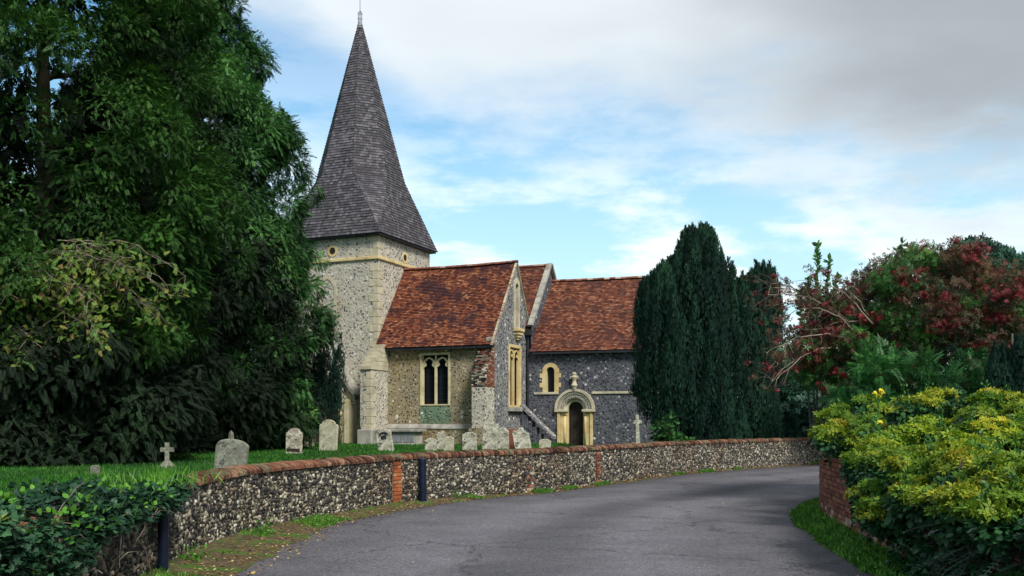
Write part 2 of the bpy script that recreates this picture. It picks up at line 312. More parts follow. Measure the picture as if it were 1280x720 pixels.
t.put(b, 'Base Color', c); b.inputs['Roughness'].default_value = .9; bump(t, b, t.noise(oc, 30, 4), .05); M_['lawn'] = m
m, t, b = mat('verge'); oc = objc(t)
c = t.ramp(t.noise(oc, 9, 7, .72), [(.3, (.03, .024, .014)), (.48, (.09, .065, .035)), (.62, (.16, .12, .06)), (.75, (.28, .22, .13))])
c = t.mix(t.sstep(t.noise(oc, 1.6, 6, .7), .48, .60), c, (.06, .13, .015)); t.put(b, 'Base Color', c); b.inputs['Roughness'].default_value = .95; bump(t, b, t.noise(oc, 30, 5), .05, 1); M_['verge'] = m
# ------------------------------------------------------------------ paths
WALL_KEYS = [(-3.55, -10), (-3.6, 0), (-3.65, 5), (-3.72, 8), (-3.88, 10.2), (-4.02, 12.2), (-3.92, 14.2), (-3.48, 16.1), (-2.85, 17.8), (-2.1, 19.7), (-.6, 21.7), (.7, 23.1), (3.0, 27), (5.17, 30.8), (8.07, 34.6), (12.6, 39.2), (20, 45), (40, 57)]
WP = catmull(WALL_KEYS, 14)
WS, WT = resample(WP, .1)
GARD_KEYS = [(4.1, -10), (4.1, 2), (4.1, 5), (4.2, 8), (4.4, 10), (4.6, 11.8), (4.82, 13.3), (5.05, 14.8), (5.35, 16.4), (5.85, 18), (6.9, 20.3), (9, 23), (13, 26.5), (24, 34), (46, 46)]
GP = catmull(GARD_KEYS, 14); GS, GT = resample(GP, .1)
def normals2(P):
    d = np.gradient(P, axis=0); d /= np.linalg.norm(d, axis=1)[:, None]; return np.stack([-d[:, 1], d[:, 0]], 1), d   # left normal
# ------------------------------------------------------------------ ground
mb = MB(); 
for i in range(8):
    for j in range(8): 
        x0, y0 = -1200+i*300, -1200+j*300; mb.face([(x0, y0, -.08), (x0+300, y0, -.08), (x0+300, y0+300, -.08), (x0, y0+300, -.08)])
tag(mb.build('ground', M_['lawn']), kind='structure')
# road: from the wall foot to the garden wall foot
A, _ = resample(WP, n=260); B, _ = resample(GP, n=260)
mb = MB(); NC = 8
for i in range(259):
    for k in range(NC):
        u0, u1 = k/NC, (k+1)/NC
        q = [A[i]*(1-u0)+B[i]*u0, A[i]*(1-u1)+B[i]*u1, A[i+1]*(1-u1)+B[i+1]*u1, A[i+1]*(1-u0)+B[i+1]*u0]
        mb.face([(p[0], p[1], 0) for p in q], [(u0, i*.2), (u1, i*.2), (u1, i*.2+.2), (u0, i*.2+.2)])
tag(mb.build('road', M_['road']), kind='structure')
# churchyard: fan from the wall outwards
sub, _ = resample(WP, n=120); mb = MB(); rad = [0, .3, 3, 10, 25, 60, 150, 500]
for i in range(119):
    for r0, r1 in zip(rad[:-1], rad[1:]):
        q = []
        for j, r in ((i, r0), (i, r1), (i+1, r1), (i+1, r0)):
            an = R(200-150*(j/119)); p = sub[j]; q.append((p[0]+math.cos(an)*r, p[1]+math.sin(an)*r, .45))
        mb.face(q[::-1])
tag(mb.build('churchyard_lawn', M_['lawn']), kind='structure')
sub, _ = resample(GP, n=90); mb = MB(); rad = [0, .2, 3, 10, 30, 100, 500]
def bankz(r): return .85 if r < .1 else (1.0 if r < 2 else 1.15)
for i in range(89):
    for r0, r1 in zip(rad[:-1], rad[1:]):
        q = []
        for j, r in ((i, r0), (i, r1), (i+1, r1), (i+1, r0)):
            an = R(-20+50*(j/89)); p = sub[j]; q.append((p[0]+.15+math.cos(an)*r, p[1]+math.sin(an)*r, bankz(r)))
        mb.face(q)
tag(mb.build('garden_bank', M_['soil']), kind='structure')
# verges (thin mounds lying on the road sheet)
def verge(name, P, inner, widthf, m):
    N_, D_ = normals2(P); mb = MB(); rows = []
    for i in range(len(P)):
        wd = widthf(i, P[i]); row = []
        for k in range(6):
            f = k/5; p = P[i]+inner*N_[i]*(wd*f+.02); row.append((p[0], p[1], .004+.075*(1-f)**1.3*min(1, wd*2)+random.uniform(-.004, .004)*(k < 5 and k > 0)))
        rows.append(row)
    for i in range(len(P)-1):
        for k in range(5):
            q = [rows[i][k], rows[i+1][k], rows[i+1][k+1], rows[i][k+1]]
            mb.face(q if inner < 0 else q[::-1])
    return tag(mb.build(name, m), kind='structure')
vn = [random.uniform(-1, 1) for _ in range(3000)]
def lw(i, p):
    y = p[1]; base = np.interp(y, [-10, 8, 10.5, 12, 14, 16, 18, 20, 22, 24, 30, 60], [.5, .6, .85, .95, .95, .65, .5, .5, .22, .12, .10, .10])
    return base*(1+.12*(vn[i//3]*.5+vn[i//3+1]*.5))
LV = WS[(WS[:, 1] > -8) & (WS[:, 1] < 50)]
verge('verge_soil', LV, -1, lw, M_['verge'])
def rw(i, p):
    y = p[1]; base = np.interp(y, [-10, 5, 10, 12, 14, 16, 18, 20, 22, 30, 60], [.4, .4, .48, .50, .50, .50, .50, .42, .3, .25, .2])
    return base*(1+.10*(vn[i//2+500]*.5+vn[i//2+501]*.5))
RV = GS[(GS[:, 1] > -8) & (GS[:, 1] < 45)]
verge('verge_grass', RV, 1, rw, M_['verge'])
# ------------------------------------------------------------------ foliage engine
def blade_t():
    return np.array([(0, 0, 0), (.45, .5, .06), (1, 0, 0), (.45, -.5, .06)], float), np.array([(0, 1, 2, 3)])
def spray_t(pairs=6, ang=36, bl=.40, bw=.075, droop=.3):
    V = []; F = []
    def add(o, a, l, wd):
        d = np.array((math.cos(a), math.sin(a), 0)); s_ = np.array((-d[1], d[0], 0)); b = len(V)
        for p in (o, o+d*l*.45+s_*wd, o+d*l+np.array((0, 0, -.08*l)), o+d*l*.45-s_*wd): V.append(p.copy())
        F.append((b, b+1, b+2, b+3))
    for k in range(pairs):
        f = (k+.3)/pairs*.85
        for sg in (-1, 1): add(np.array((f, 0, -droop*f*f)), sg*R(ang), bl*(1-.5*f), bw*(1-.4*f)*.8)
    add(np.array((.55, 0, -droop*.3)), 0, .5, bw*.8)
    return np.array(V), np.array(F)
def ivy_t():
    P = [(0, 0), (.12, .30), (.0, .52), (.38, .36), (.55, .42), (.62, .2), (1, 0), (.62, -.2), (.55, -.42), (.38, -.36), (.0, -.52), (.12, -.30)]
    V = [(.32, 0, .05)]+[(a, b, 0) for a, b in P]; n = len(P)
    return np.array(V, float), np.array([(0, 1+i, 1+(i+1) % n) for i in range(n)])
def ovate_t():
    P = [(0, 0), (.2, .26), (.5, .34), (.8, .2), (1, 0), (.8, -.2), (.5, -.34), (.2, -.26)]
    V = [(.45, 0, -.06)]+[(a, b, 0.0) for a, b in P]; n = len(P)
    return np.array(V, float), np.array([(0, 1+i, 1+(i+1) % n) for i in range(n)])
def rosette_t(k=6, tilt=.25):
    V = []; F = []
    for i in range(k):
        a = 2*math.pi*i/k+random.uniform(-.3, .3); d = np.array((math.cos(a), math.sin(a), 0)); s_ = np.array((-d[1], d[0], 0)); b = len(V); l = random.uniform(.75, 1.1)
        up = np.array((0, 0, 1)); o = d*.05
        for p in (o, o+d*l*.5+s_*l*.2+up*tilt*.5, o+d*l+up*tilt*.25, o+d*l*.5-s_*l*.2+up*tilt*.5): V.append(p)
        F.append((b, b+1, b+2, b+3))
    V = np.array(V); return V[:, [2, 0, 1]], np.array(F)   # axis (x) is the upward axis of the rosette
TB, TS, TI, TO = blade_t(), spray_t(), ivy_t(), ovate_t()
TS2 = spray_t(4, 45, .5, .15, .3); TR = rosette_t(); TF = spray_t(8, 70, .34, .06, .5)
def unit(a): return a/np.maximum(np.linalg.norm(a, axis=1)[:, None], 1e-9)
def scatter(tmpl, P, A, Nn, L, Wd, tint):
    V, F = tmpl; A = unit(A); side = np.cross(Nn, A); bad = np.linalg.norm(side, axis=1) < 1e-4; side[bad] = (1, 0, 0); side = unit(side); U = np.cross(A, side)
    n = len(P); L = np.broadcast_to(np.asarray(L, float), (n,)); Wd = np.broadcast_to(np.asarray(Wd, float), (n,))
    out = P[:, None, :]+A[:, None, :]*(V[None, :, 0:1]*L[:, None, None])+side[:, None, :]*(V[None, :, 1:2]*Wd[:, None, None])+U[:, None, :]*(V[None, :, 2:3]*L[:, None, None])
    FF = (F[None]+(np.arange(n)*len(V))[:, None, None]).reshape(-1, F.shape[1])
    return out.reshape(-1, 3), FF, np.repeat(tint, len(V))
class Leaves:
    def __init__(s): s.a = []
    def add(s, *r): s.a.append(r)
    def build(s, name, m, parent=None):
        V = []; F = []; t_ = []; b = 0
        for v, f, ti in s.a: V.append(v); F.append(f+b); t_.append(ti); b += len(v)
        return fast_mesh(name, np.concatenate(V), np.concatenate(F), np.concatenate(t_), m, parent)
def rdir(n): return unit(rng.normal(size=(n, 3)))
def cluster(lv, tmpl, c, r, n, L, Wd, centre=None, droop=.4, up=0, out=1.0, tint=(.0, 1), shell=(.7, 1.05), spread=.5, bias=None, nspread=.5):
    """n leaves in the outer shell of an ellipsoid r about c"""
    d = rdir(n)
    if bias is not None:
        b_ = np.array(bias, float); d = unit(d+b_)
    P = np.array(c)+d*np.array(r)*rng.uniform(shell[0], shell[1], (n, 1))
    A = d*out+rng.normal(size=(n, 3))*spread+np.array((0, 0, up-droop)); Nn = np.array((0, 0, 1.0))+d*.8+rng.normal(size=(n, 3))*nspread
    base = rng.uniform(tint[0], tint[1]); ti = np.clip(base*.45+rng.uniform(tint[0], tint[1], n)*.55+d[:, 2]*.08, 0, 1)
    s_ = rng.uniform(.7, 1.25, n)
    lv.add(*scatter(tmpl, P, A, Nn, L*s_, Wd*s_, ti))
def trunk_mesh(h, r0, r1, lean=(0, 0), n=9, limbs=(), flare=1.5):
    mb = MB(); pts = []; rd = []
    for i in range(n):
        f = i/(n-1); pts.append((lean[0]*f+random.uniform(-.04, .04)*r0*4*(i > 0), lean[1]*f+random.uniform(-.04, .04)*r0*4*(i > 0), h*f-.05)); rd.append((r0*(1-f)+r1*f)*(flare if i == 0 else 1))
    mb.tube(pts, rd, 10)
    for l in limbs: mb.tube(l[0], l[1], 6)
    return mb
def limb(a, b_, r, sag=.1, n=6, wob=.06):
    a = Vector(a); b_ = Vector(b_); L = (b_-a).length; pts = []
    for i in range(n):
        f = i/(n-1); p = a.lerp(b_, f); p.z += math.sin(f*math.pi)*sag*L
        if 0 < i: p += Vector([random.uniform(-wob, wob)*L*.5 for _ in range(3)])
        pts.append(p)
    return pts, [max(r*(1-.85*i/(n-1)), .008) for i in range(n)]
# ------------------------------------------------------------------ church
TH = R(22.9)
church = thing('church', 'medieval flint church with shingled spire, red tiled roofs and round-arched door', 'church', (-7.4, 53, .45), -TH)
def cpart(name, mb, m, parent=None, **k): return mb.build(name, m, parent or church, **k)
def wallquad(mb, a, b_, z0, z1): mb.face([(a[0], a[1], z0), (b_[0], b_[1], z0), (b_[0], b_[1], z1), (a[0], a[1], z1)])
def box_walls(x0, y0, x1, y1, z0, z1):
    mb = MB(); mb.box((x0, y0, z0), (x1, y1, z1)); return mb
def courses(mb, A, B, C, D, h, lip=.03, seg=.6, sag=.0, tag_=0):
    """bottom edge A-B, top edge D-C; overlapping courses of real thickness"""
    A, B, C, D = map(Vector, (A, B, C, D)); nrm = (B-A).cross(D-A).normalized(); mid0 = (A+B)/2; mid1 = (C+D)/2
    sl = (mid1-mid0).length; n = max(1, round(sl/h)); w0 = (B-A).length; ns = max(1, int(w0/seg))
    ud = (B-A).normalized()
    jit = [[random.uniform(-.4, .6)*lip*.8 for _ in range(ns+1)] for _ in range(n+1)]
    def P(f, g, lift):
        p = A.lerp(B, g).lerp(D.lerp(C, g), f); s_ = sag*math.sin(g*math.pi)*math.sin(min(f*1.2, 1)*math.pi*.5)
        return p+nrm*(lift-s_)
    for i in range(n):
        f0, f1 = i/n, (i+1)/n
        for k in range(ns):
            g0, g1 = k/ns, (k+1)/ns
            a = P(f0, g0, lip+jit[i][k]); b_ = P(f0, g1, lip+jit[i][k+1]); c_ = P(f1, g1, 0); d = P(f1, g0, 0)
            if (c_-d).length < 1e-5: c_ = d+ud*1e-4
            def U(p, vv): return ((p-A).dot(ud)/h+tag_*37, vv+tag_*113)
            mb.face([a, b_, c_, d], [U(a, i+.02), U(b_, i+.02), U(c_, i+.98), U(d, i+.98)])
            a0 = P(f0, g0, -.01); b0 = P(f0, g1, -.01)
            mb.face([a0, b0, b_, a], [U(a, i+.02), U(b_, i+.02), U(b_, i+.04), U(a, i+.04)])
# --- tower
TW = 6.1; TZ = 11.75; SC = 10.43
mb = MB(); mb.box((-TW, 0, -.6), (0, TW, TZ)); cpart('tower_wall', mb, M_['flint_tower'])
mb = MB()
for a in ((-TW-.09, -.09, -TW-.09+TW+.18, 0), ): pass
mb.box((-TW-.10, -.10, SC-.12), (.10, TW+.10, SC+.06)); cpart('tower_string_course', mb, M_['yellowstone'], bevel=.03)
# pale band above the string and quoins
mb = MB()
for z0 in np.arange(0, TZ-.4, .42):
    if z0 > SC-.5 and z0 < SC+.05: continue
    l1, l2 = (.55, .32) if int(z0/.42) % 2 else (.32, .55)
    l1 += random.uniform(-.05, .05); mb.box((-l1, -.025, z0), (.025, l2, z0+.40), jit=.006)
cpart('quoins', mb, M_['stone'], bevel=.015)
def round_hole(x, y, z, axis, r=.20):
    M = T(x, y, z) @ (Matrix.Rotation(R(90), 4, 'X') if axis == 'y' else Matrix.Rotation(R(90), 4, 'Y'))
    mb = MB(); n = 24; ro = r+.13; vs = []
    for k in range(n):
        a = 2*math.pi*k/n
        for rr, zz_ in ((r, .035), (ro, .035), (ro, -.05), (r, -.05)): vs.append(M @ Vector((math.cos(a)*rr, math.sin(a)*rr, zz_)))
    fs = [(4*k+j, 4*((k+1) % n)+j, 4*((k+1) % n)+(j+1) % 4, 4*k+(j+1) % 4) for k in range(n) for j in range(4)]
    mb.raw(vs, fs); f = cpart('sound_hole', mb, M_['yellowstone'])
    mb = MB(); vs = [M @ Vector((math.cos(2*math.pi*k/n)*r, math.sin(2*math.pi*k/n)*r, .012)) for k in range(n)]
    mb.raw(vs, [tuple(range(n))]); mb.build('opening', M_['door'], f)
round_hole(-2.95, 0, 10.95, 'y'); round_hole(0, 3.0, 10.85, 'x')
# --- spire
EV = .36; z0 = 11.72; zk = 15.5; zt = 24.95; cx_, cy_ = -TW/2, TW/2; H_ = TW/2+EV; rk = 2.45
sq = [(cx_+sx_*H_, cy_+sy_*H_) for sx_, sy_ in ((-1, -1), (1, -1), (1, 1), (-1, 1))]
half = rk*math.tan(R(22.5))
oct_ = []
for i, (nx, ny) in enumerate(((0, -1), (1, 0), (0, 1), (-1, 0))):
    tx, ty = -ny, nx
    oct_ += [(cx_+nx*rk-tx*half, cy_+ny*rk-ty*half), (cx_+nx*rk+tx*half, cy_+ny*rk+ty*half)]
mb = MB(); tip = (cx_, cy_, zt)
for i in range(4):
    a, b_ = sq[i], sq[(i+1) % 4]; o1, o2 = oct_[2*i], oct_[2*i+1]; o3 = oct_[(2*i+2) % 8]
    courses(mb, (*a, z0), (*b_, z0), (*o2, zk), (*o1, zk), .17, .03, tag_=i)
    courses(mb, (*b_, z0), (b_[0]+1e-3*(a[1]-b_[1]), b_[1]+1e-3*(b_[0]-a[0]), z0), (*o3, zk), (*o2, zk), .17, .03, tag_=i+4)
rt = .10
for i in range(8):
    a, b_ = oct_[i], oct_[(i+1) % 8]
    f = lambda p: (cx_+(p[0]-cx_)*rt/rk, cy_+(p[1]-cy_)*rt/rk, zt)
    courses(mb, (*a, zk), (*b_, zk), f(b_), f(a), .17, .03, tag_=i+8)
spire = cpart('spire', mb, M_['shingle'])
mb = MB(); mb.box((-TW-.28, -.28, z0-.10), (.28, TW+.28, z0+.02)); cpart('eaves_board', mb, M_['iron'])
mb = MB(); mb.tube([(cx_, cy_, zt-.3), (cx_, cy_, zt-.02), (cx_, cy_, zt+.12), (cx_, cy_, zt+.18)], [.19, .15, .10, .03], 10); mb.build('lead_cap', M_['lead'], spire)
mb = MB(); mb.tube([(cx_, cy_, zt+.1), (cx_, cy_, zt+1.5)], .022, 6)
for z_, r_ in ((.3, .13), (.62, .13)):
    mb.tube([(cx_+math.cos(a)*r_, cy_+math.sin(a)*r_, zt+z_) for a in np.linspace(0, 2*math.pi, 13)], .018, 5)
for k in range(4):
    a = k*math.pi/2; mb.tube([(cx_+math.cos(a)*.13, cy_+math.sin(a)*.13, zt+.1), (cx_+math.cos(a)*.13, cy_+math.sin(a)*.13, zt+.65), (cx_, cy_, zt+.8)], .015, 5)
mb.build('lightning_rod', M_['lead'], spire)
# --- generic openings
def arch_pts(cx, z0, zs, r, kind='round', n=10, rise=None):
    if kind == 'round': top = [(cx+math.cos(a)*r, zs+math.sin(a)*r) for a in np.linspace(0, math.pi, n*2)]
    else:
        h = rise or r*1.5; rad_ = (r*r+h*h)/(2*r); top = []
        a1 = math.asin(h/rad_)
        for a in np.linspace(0, a1, n): top.append((cx+r-rad_+math.cos(a)*rad_, zs+math.sin(a)*rad_))
        top += [(2*cx-x, z) for x, z in top[::-1][1:]]
    return [(cx+r, z0)]+top+[(cx-r, z0)]
def band(mb, inner, outer, y0, y1, fr):
    """ring of stone between two profiles with the same point count, y0 front y1 back; fr maps (x,y,z)"""
    n = len(inner); vs = []
    for (a, b_), (c_, d) in zip(inner, outer): vs += [fr(a, y0, b_), fr(c_, y0, d), fr(c_, y1, d), fr(a, y1, b_)]
    fs = [(4*k+j, 4*(k+1)+j, 4*(k+1)+(j+1) % 4, 4*k+(j+1) % 4) for k in range(n-1) for j in range(4)]
    fs += [(0, 1, 2, 3), tuple(4*(n-1)+i for i in (3, 2, 1, 0))]; mb.raw(vs, fs)
def panel(mb, prof, y, fr): mb.raw([fr(a, y, b_) for a, b_ in prof], [tuple(range(len(prof)))])
def F_s(t0): return lambda x, y, z: Vector((x, t0+y, z))             # facing south, y negative = out
def F_e(s0): return lambda x, y, z: Vector((s0-y, x, z))             # facing east
# --- chapel (south-east of tower)
ZE, ZR, TR_ = 5.78, 10.05, 2.95; SX = 7.0
win = (2.63, 4.46, 2.19, 5.03)
def wall_with_hole(mb, x0, x1, z0, z1, hx0, hx1, hz0, hz1, fr, depth=.45):
    for a, b_, c_, d in ((x0, hx0, z0, z1), (hx1, x1, z0, z1), (hx0, hx1, z0, hz0), (hx0, hx1, hz1, z1)):
        mb.raw([fr(a, 0, c_), fr(b_, 0, c_), fr(b_, 0, d), fr(a, 0, d)], [(0, 1, 2, 3)])
    for (a, b_), (c_, d) in (((hx0, hz0), (hx1, hz0)), ((hx1, hz0), (hx1, hz1)), ((hx1, hz1), (hx0, hz1)), ((hx0, hz1), (hx0, hz0))):
        mb.raw([fr(a, 0, b_), fr(c_, 0, d), fr(c_, depth, d), fr(a, depth, b_)], [(0, 1, 2, 3)])
fs_ = F_s(0); fe_ = F_e(SX)
mb = MB(); wall_with_hole(mb, 0, SX, -.6, ZE+.1, *win, fs_); cpart('chapel_wall', mb, M_['flint_chapel'])
# east gable wall with window and slot recess
NV = 4.85; ZV = 6.75; ewin = (1.95, 3.70, 2.13, 5.56); slot = (2.72, 3.42, 6.45, 9.05)
mb = MB()
def eq(pts): mb.raw([fe_(a, 0, z) for a, z in pts], [tuple(range(len(pts)))])
def zroof(tt): return ZE+.05+(tt+.0)*(ZR-ZE-.05)/TR_ if tt <= TR_ else ZR-(tt-TR_)*(ZR-ZV)/(NV-TR_)
eq([(0, -.6), (ewin[0], -.6), (ewin[0], zroof(ewin[0])), (0, zroof(0))])
eq([(ewin[1], -.6), (NV, -.6), (NV, ZV), (ewin[1], zroof(ewin[1]))])
eq([(ewin[0], -.6), (ewin[1], -.6), (ewin[1], ewin[2]), (ewin[0], ewin[2])])
eq([(ewin[0], ewin[3]), (ewin[1], ewin[3]), (ewin[1], slot[2]), (ewin[0], slot[2])])
eq([(ewin[0], slot[2]), (slot[0], slot[2]), (slot[0], zroof(slot[0])), (ewin[0], zroof(ewin[0]))])
eq([(slot[1], slot[2]), (ewin[1], slot[2]), (ewin[1], zroof(ewin[1])), (slot[1], zroof(slot[1]))])
eq([(slot[0], slot[3]), (slot[1], slot[3]), (slot[1], zroof(slot[1])), (TR_, ZR), (slot[0], zroof(slot[0]))])
for h_ in (ewin, slot):
    P4 = [(h_[0], h_[2]), (h_[1], h_[2]), (h_[1], h_[3]), (h_[0], h_[3])]
    for i in range(4):
        (a, b_), (c_, d) = P4[i], P4[(i+1) % 4]; dd = .45 if h_ is ewin else .22
        mb.raw([fe_(a, 0, b_), fe_(c_, 0, d), fe_(c_, dd, d), fe_(a, dd, b_)], [(0, 1, 2, 3)])
cpart('gable_wall', mb, M_['flint_knapped_pale'])
mb = MB(); mb.raw([fe_(a, .22, z) for a, z in ((slot[0], slot[2]), (slot[1], slot[2]), (slot[1], slot[3]), (slot[0], slot[3]))], [(0, 1, 2, 3)])
nf = cpart('niche', mb, M_['flint_knapped'])
mb = MB()
ip = [(slot[1]-.13, slot[2]), (slot[1]-.13, slot[3]-.2), ((slot[0]+slot[1])/2, slot[3]-.05), (slot[0]+.13, slot[3]-.2), (slot[0]+.13, slot[2])]
op = [(slot[1]+.04, slot[2]), (slot[1]+.04, slot[3]), ((slot[0]+slot[1])/2, slot[3]+.25), (slot[0]-.04, slot[3]), (slot[0]-.04, slot[2])]
band(mb, ip, op, -.05, .18, fe_); mb.build('niche_frame', M_['stone'], nf)
mb = MB()
for k, (hw, z_) in enumerate(((.42, 6.30), (.34, 6.12), (.24, 5.97), (.14, 5.84))): mb.box((SX-.02, 3.07-hw, z_), (SX+.34-.07*k, 3.07+hw, z_+.17))
mb.build('corbel', M_['yellowstone'], nf, bevel=.02)
def two_light_window(x0, x1, z0, z1, fr, stone, glassback=.32, glassmat=None, ndiv=2, fw=.17):
    mb = MB(); ro = [(x1, z0), (x1, z1), (x0, z1), (x0, z0)]; ri = [(x1-fw, z0+fw*.6), (x1-fw, z1-fw), (x0+fw, z1-fw), (x0+fw, z0+fw*.6)]
    band(mb, ri+[ri[0]], ro+[ro[0]], -.04, .20, fr); root = cpart('window', mb, stone, bevel=.01)
    # tracery: one plate pierced by pointed lights
    a0, a1 = x0+fw, x1-fw; zt_ = z1-fw; cw = (a1-a0)/ndiv; mb = MB(); bar = .055; rise = cw*.62; zsp = zt_-rise-cw*.22
    for k in range(ndiv):
        cxx = a0+cw*(k+.5); r = cw/2-bar; inner = arch_pts(cxx, z0+fw*.6, zsp, r, 'pointed', 8, rise)
        outer = []
        for (a, z) in inner:
            s_ = 1 if a > cxx+1e-6 else (-1 if a < cxx-1e-6 else 0)
            outer.append((cxx+s_*cw/2, z) if z <= zsp+.001 else (cxx+(a-cxx)*1.18+s_*.02, z+.075))
        band(mb, inner, outer, .04, .17, fr)
        # cusps
        for s_ in (-1, 1):
            band(mb, [(cxx+s_*r, zsp-.02), (cxx+s_*r*.50, zsp+rise*.22), (cxx+s_*r*.62, zsp+rise*.55)], [(cxx+s_*(r+.03), zsp-.01), (cxx+s_*(r+.02), zsp+rise*.25), (cxx+s_*r*.80, zsp+rise*.62)], .06, .14, fr)
    for k in range(ndiv+1):
        c_ = a0+cw*k; band(mb, [(c_-.001, zsp-.05), (c_-.001, zt_)], [(c_+.035, zsp-.05), (c_+.035, zt_)], .05, .16, fr)
        band(mb, [(c_-.035, zsp-.05), (c_-.035, zt_)], [(c_-.002, zsp-.05), (c_-.002, zt_)], .05, .16, fr)
    mb.build('tracery', stone, root)
    mb = MB(); panel(mb, [(a0-.05, z0), (a1+.05, z0), (a1+.05, z1-.05), (a0-.05, z1-.05)], glassback, fr); g = mb.build('pane', glassmat or M_['glass'], root)
    mb = MB()
    for k in range(1, 9):
        z_ = z0+(z1-z0)*k/9; mb.raw([fr(a0, glassback-.02, z_), fr(a1, glassback-.02, z_), fr(a1, glassback-.02, z_+.025), fr(a0, glassback-.02, z_+.025)], [(0, 1, 2, 3)])
    mb.build('glazing_bar', M_['iron'], root)
    return root
two_light_window(*win, fs_, M_['warmstone'], fw=.12)
M_['redglass'] = plain('reddish_glass', [(.35, (.02, .012, .01)), (.6, (.16, .06, .035))], 3, .4, 0)
two_light_window(ewin[0], ewin[1], ewin[2], ewin[3], fe_, M_['yellowstone'], glassmat=M_['redglass'])
mb = MB(); band(mb, [(ewin[0]-.15, ewin[2]-.25), (ewin[1]+.15, ewin[2]-.25)], [(ewin[0]-.15, ewin[2]), (ewin[1]+.15, ewin[2])], -.2, .1, fe_); cpart('window_sill', mb, M_['greystone'], bevel=.03)
mb = MB(); mb.raw([fs_(a, -.004, z) for a, z in ((2.7, 1.25), (3.5, 1.12), (4.45, 1.2), (4.5, 1.7), (4.42, 2.18), (2.66, 2.18), (2.6, 1.7))], [tuple(range(7))]); cpart('algae_stain', mb, M_['algae'])
# plinth
mb = MB(); mb.box((.62, -.14, -.6), (6.2, -.002, 1.05)); cpart('plinth', mb, M_['flint_chapel'])
mb = MB(); mb.raw([(.62, -.18, 1.0), (6.2, -.18, 1.0), (6.2, -.002, 1.2), (.62, -.002, 1.2), (.62, -.18, .93), (6.2, -.18, .93)], [(0, 1, 2, 3), (4, 5, 1, 0)]); cpart('plinth_moulding', mb, M_['greystone'])
# roofs of chapel and nave
mb = MB()
eo = -.42; zeo = ZE-.42*(ZR-ZE)/TR_*.72
courses(mb, (0.02, eo, zeo), (SX+.14, eo, zeo), (SX+.14, TR_, ZR+.1), (.02, TR_, ZR+.1), .115, .028, sag=.07, tag_=1)
courses(mb, (SX+.14, NV, ZV), (.02, NV, ZV), (.02, TR_, ZR+.1), (SX+.14, TR_, ZR+.1), .115, .028, tag_=2)
cpart('chapel_roof', mb, M_['tile'])
mb = MB(); mb.box((0.03, eo+.03, zeo-.16), (SX+.10, eo+.13, zeo-.02)); mb.box((0.05, eo+.1, zeo-.10), (SX, .05, zeo-.05)); cpart('gutter', mb, M_['iron'])
def ridge(y, z, x0, x1, sagf=0, Mx=None):
    mb = MB(); n = int((x1-x0)/.33)
    for k in range(n):
        a = x0+(x1-x0)*k/n; b_ = a+(x1-x0)/n-.012; dz = -sagf*math.sin((k+.5)/n*math.pi)+random.uniform(-.008, .008)
        vs = []
        for xx in (a, b_):
            for an in np.linspace(-.2, math.pi+.2, 7): vs.append(Vector((xx, y+math.cos(an)*.13, z+dz+math.sin(an)*.10)))
        if Mx: vs = [Mx @ v for v in vs]
        mb.raw(vs, [(i, i+1, i+8, i+7) for i in range(6)]+[tuple(range(7)), tuple(range(7, 14))[::-1]], random.random())
    return mb
cpart('ridge_tiles', ridge(TR_, ZR+.10, .02, SX+.14, .05), M_['brick'])
NT_, NZ = 7.4, 10.62; NS = 7.35
mb = MB(); courses(mb, (.02, 4.35, 6.72), (NS, 4.35, 6.72), (NS, NT_, NZ), (.02, NT_, NZ), .115, .028, tag_=3)
courses(mb, (NS, 10.45, 6.72), (.02, 10.45, 6.72), (.02, NT_, NZ), (NS, NT_, NZ), .115, .028, tag_=4); cpart('nave_roof', mb, M_['tile_brown'])
cpart('ridge_tiles', ridge(NT_, NZ, .02, NS), M_['brick'])
mb = MB(); mb.box((0.0, 4.86, -.6), (NS-.05, 10.2, 6.7)); mb.raw([(NS-.05, 4.5, -.6), (NS-.05, 10.2, -.6), (NS-.05, 10.2, 6.85), (NS-.05, NT_, NZ-.08), (NS-.05, 4.5, 6.85)], [(0, 1, 2, 3, 4)]); cpart('nave_wall', mb, M_['flint_knapped'])
# raking coping of nave gable
def rake(mb, a, b_, w_, h_):
    a, b_ = Vector(a), Vector(b_); d = (b_-a).normalized(); nn = Vector((1, 0, 0)).cross(d).normalized()
    if nn.z < 0: nn = -nn
    L = (b_-a).length; n = int(L/.55)
    for k in range(n):
        p, q = a+d*L*k/n, a+d*(L*(k+1)/n-.012)
        vs = [p-Vector((w_/2, 0, 0)), p+Vector((w_/2, 0, 0)), q+Vector((w_/2, 0, 0)), q-Vector((w_/2, 0, 0))]
        hh = h_+random.uniform(-.01, .01); mb.raw(vs+[v+nn*hh for v in vs], [(3, 2, 1, 0), (4, 5, 6, 7), (0, 1, 5, 4), (1, 2, 6, 5), (2, 3, 7, 6), (3, 0, 4, 7)])
mb = MB(); rake(mb, (NS, 4.3, 6.70), (NS, NT_, NZ+.03), .32, .14); rake(mb, (NS, 10.5, 6.70), (NS, NT_, NZ+.03), .32, .14); cpart('gable_coping', mb, M_['greystone'])
# thin mortar verge along the chapel gable
mb = MB(); rake(mb, (SX+.06, -.40, zeo-.06), (SX+.06, TR_, ZR+.02), .12, .07); rake(mb, (SX+.06, NV, ZV-.08), (SX+.06, TR_, ZR+.02), .12, .07); cpart('verge', mb, M_['stone'])
# kneeler stone
mb = MB(); mb.box((6.7, -.36, ZE-.26), (7.05, 0.0, ZE-.06)); cpart('kneeler', mb, M_['greystone'], bevel=.03)
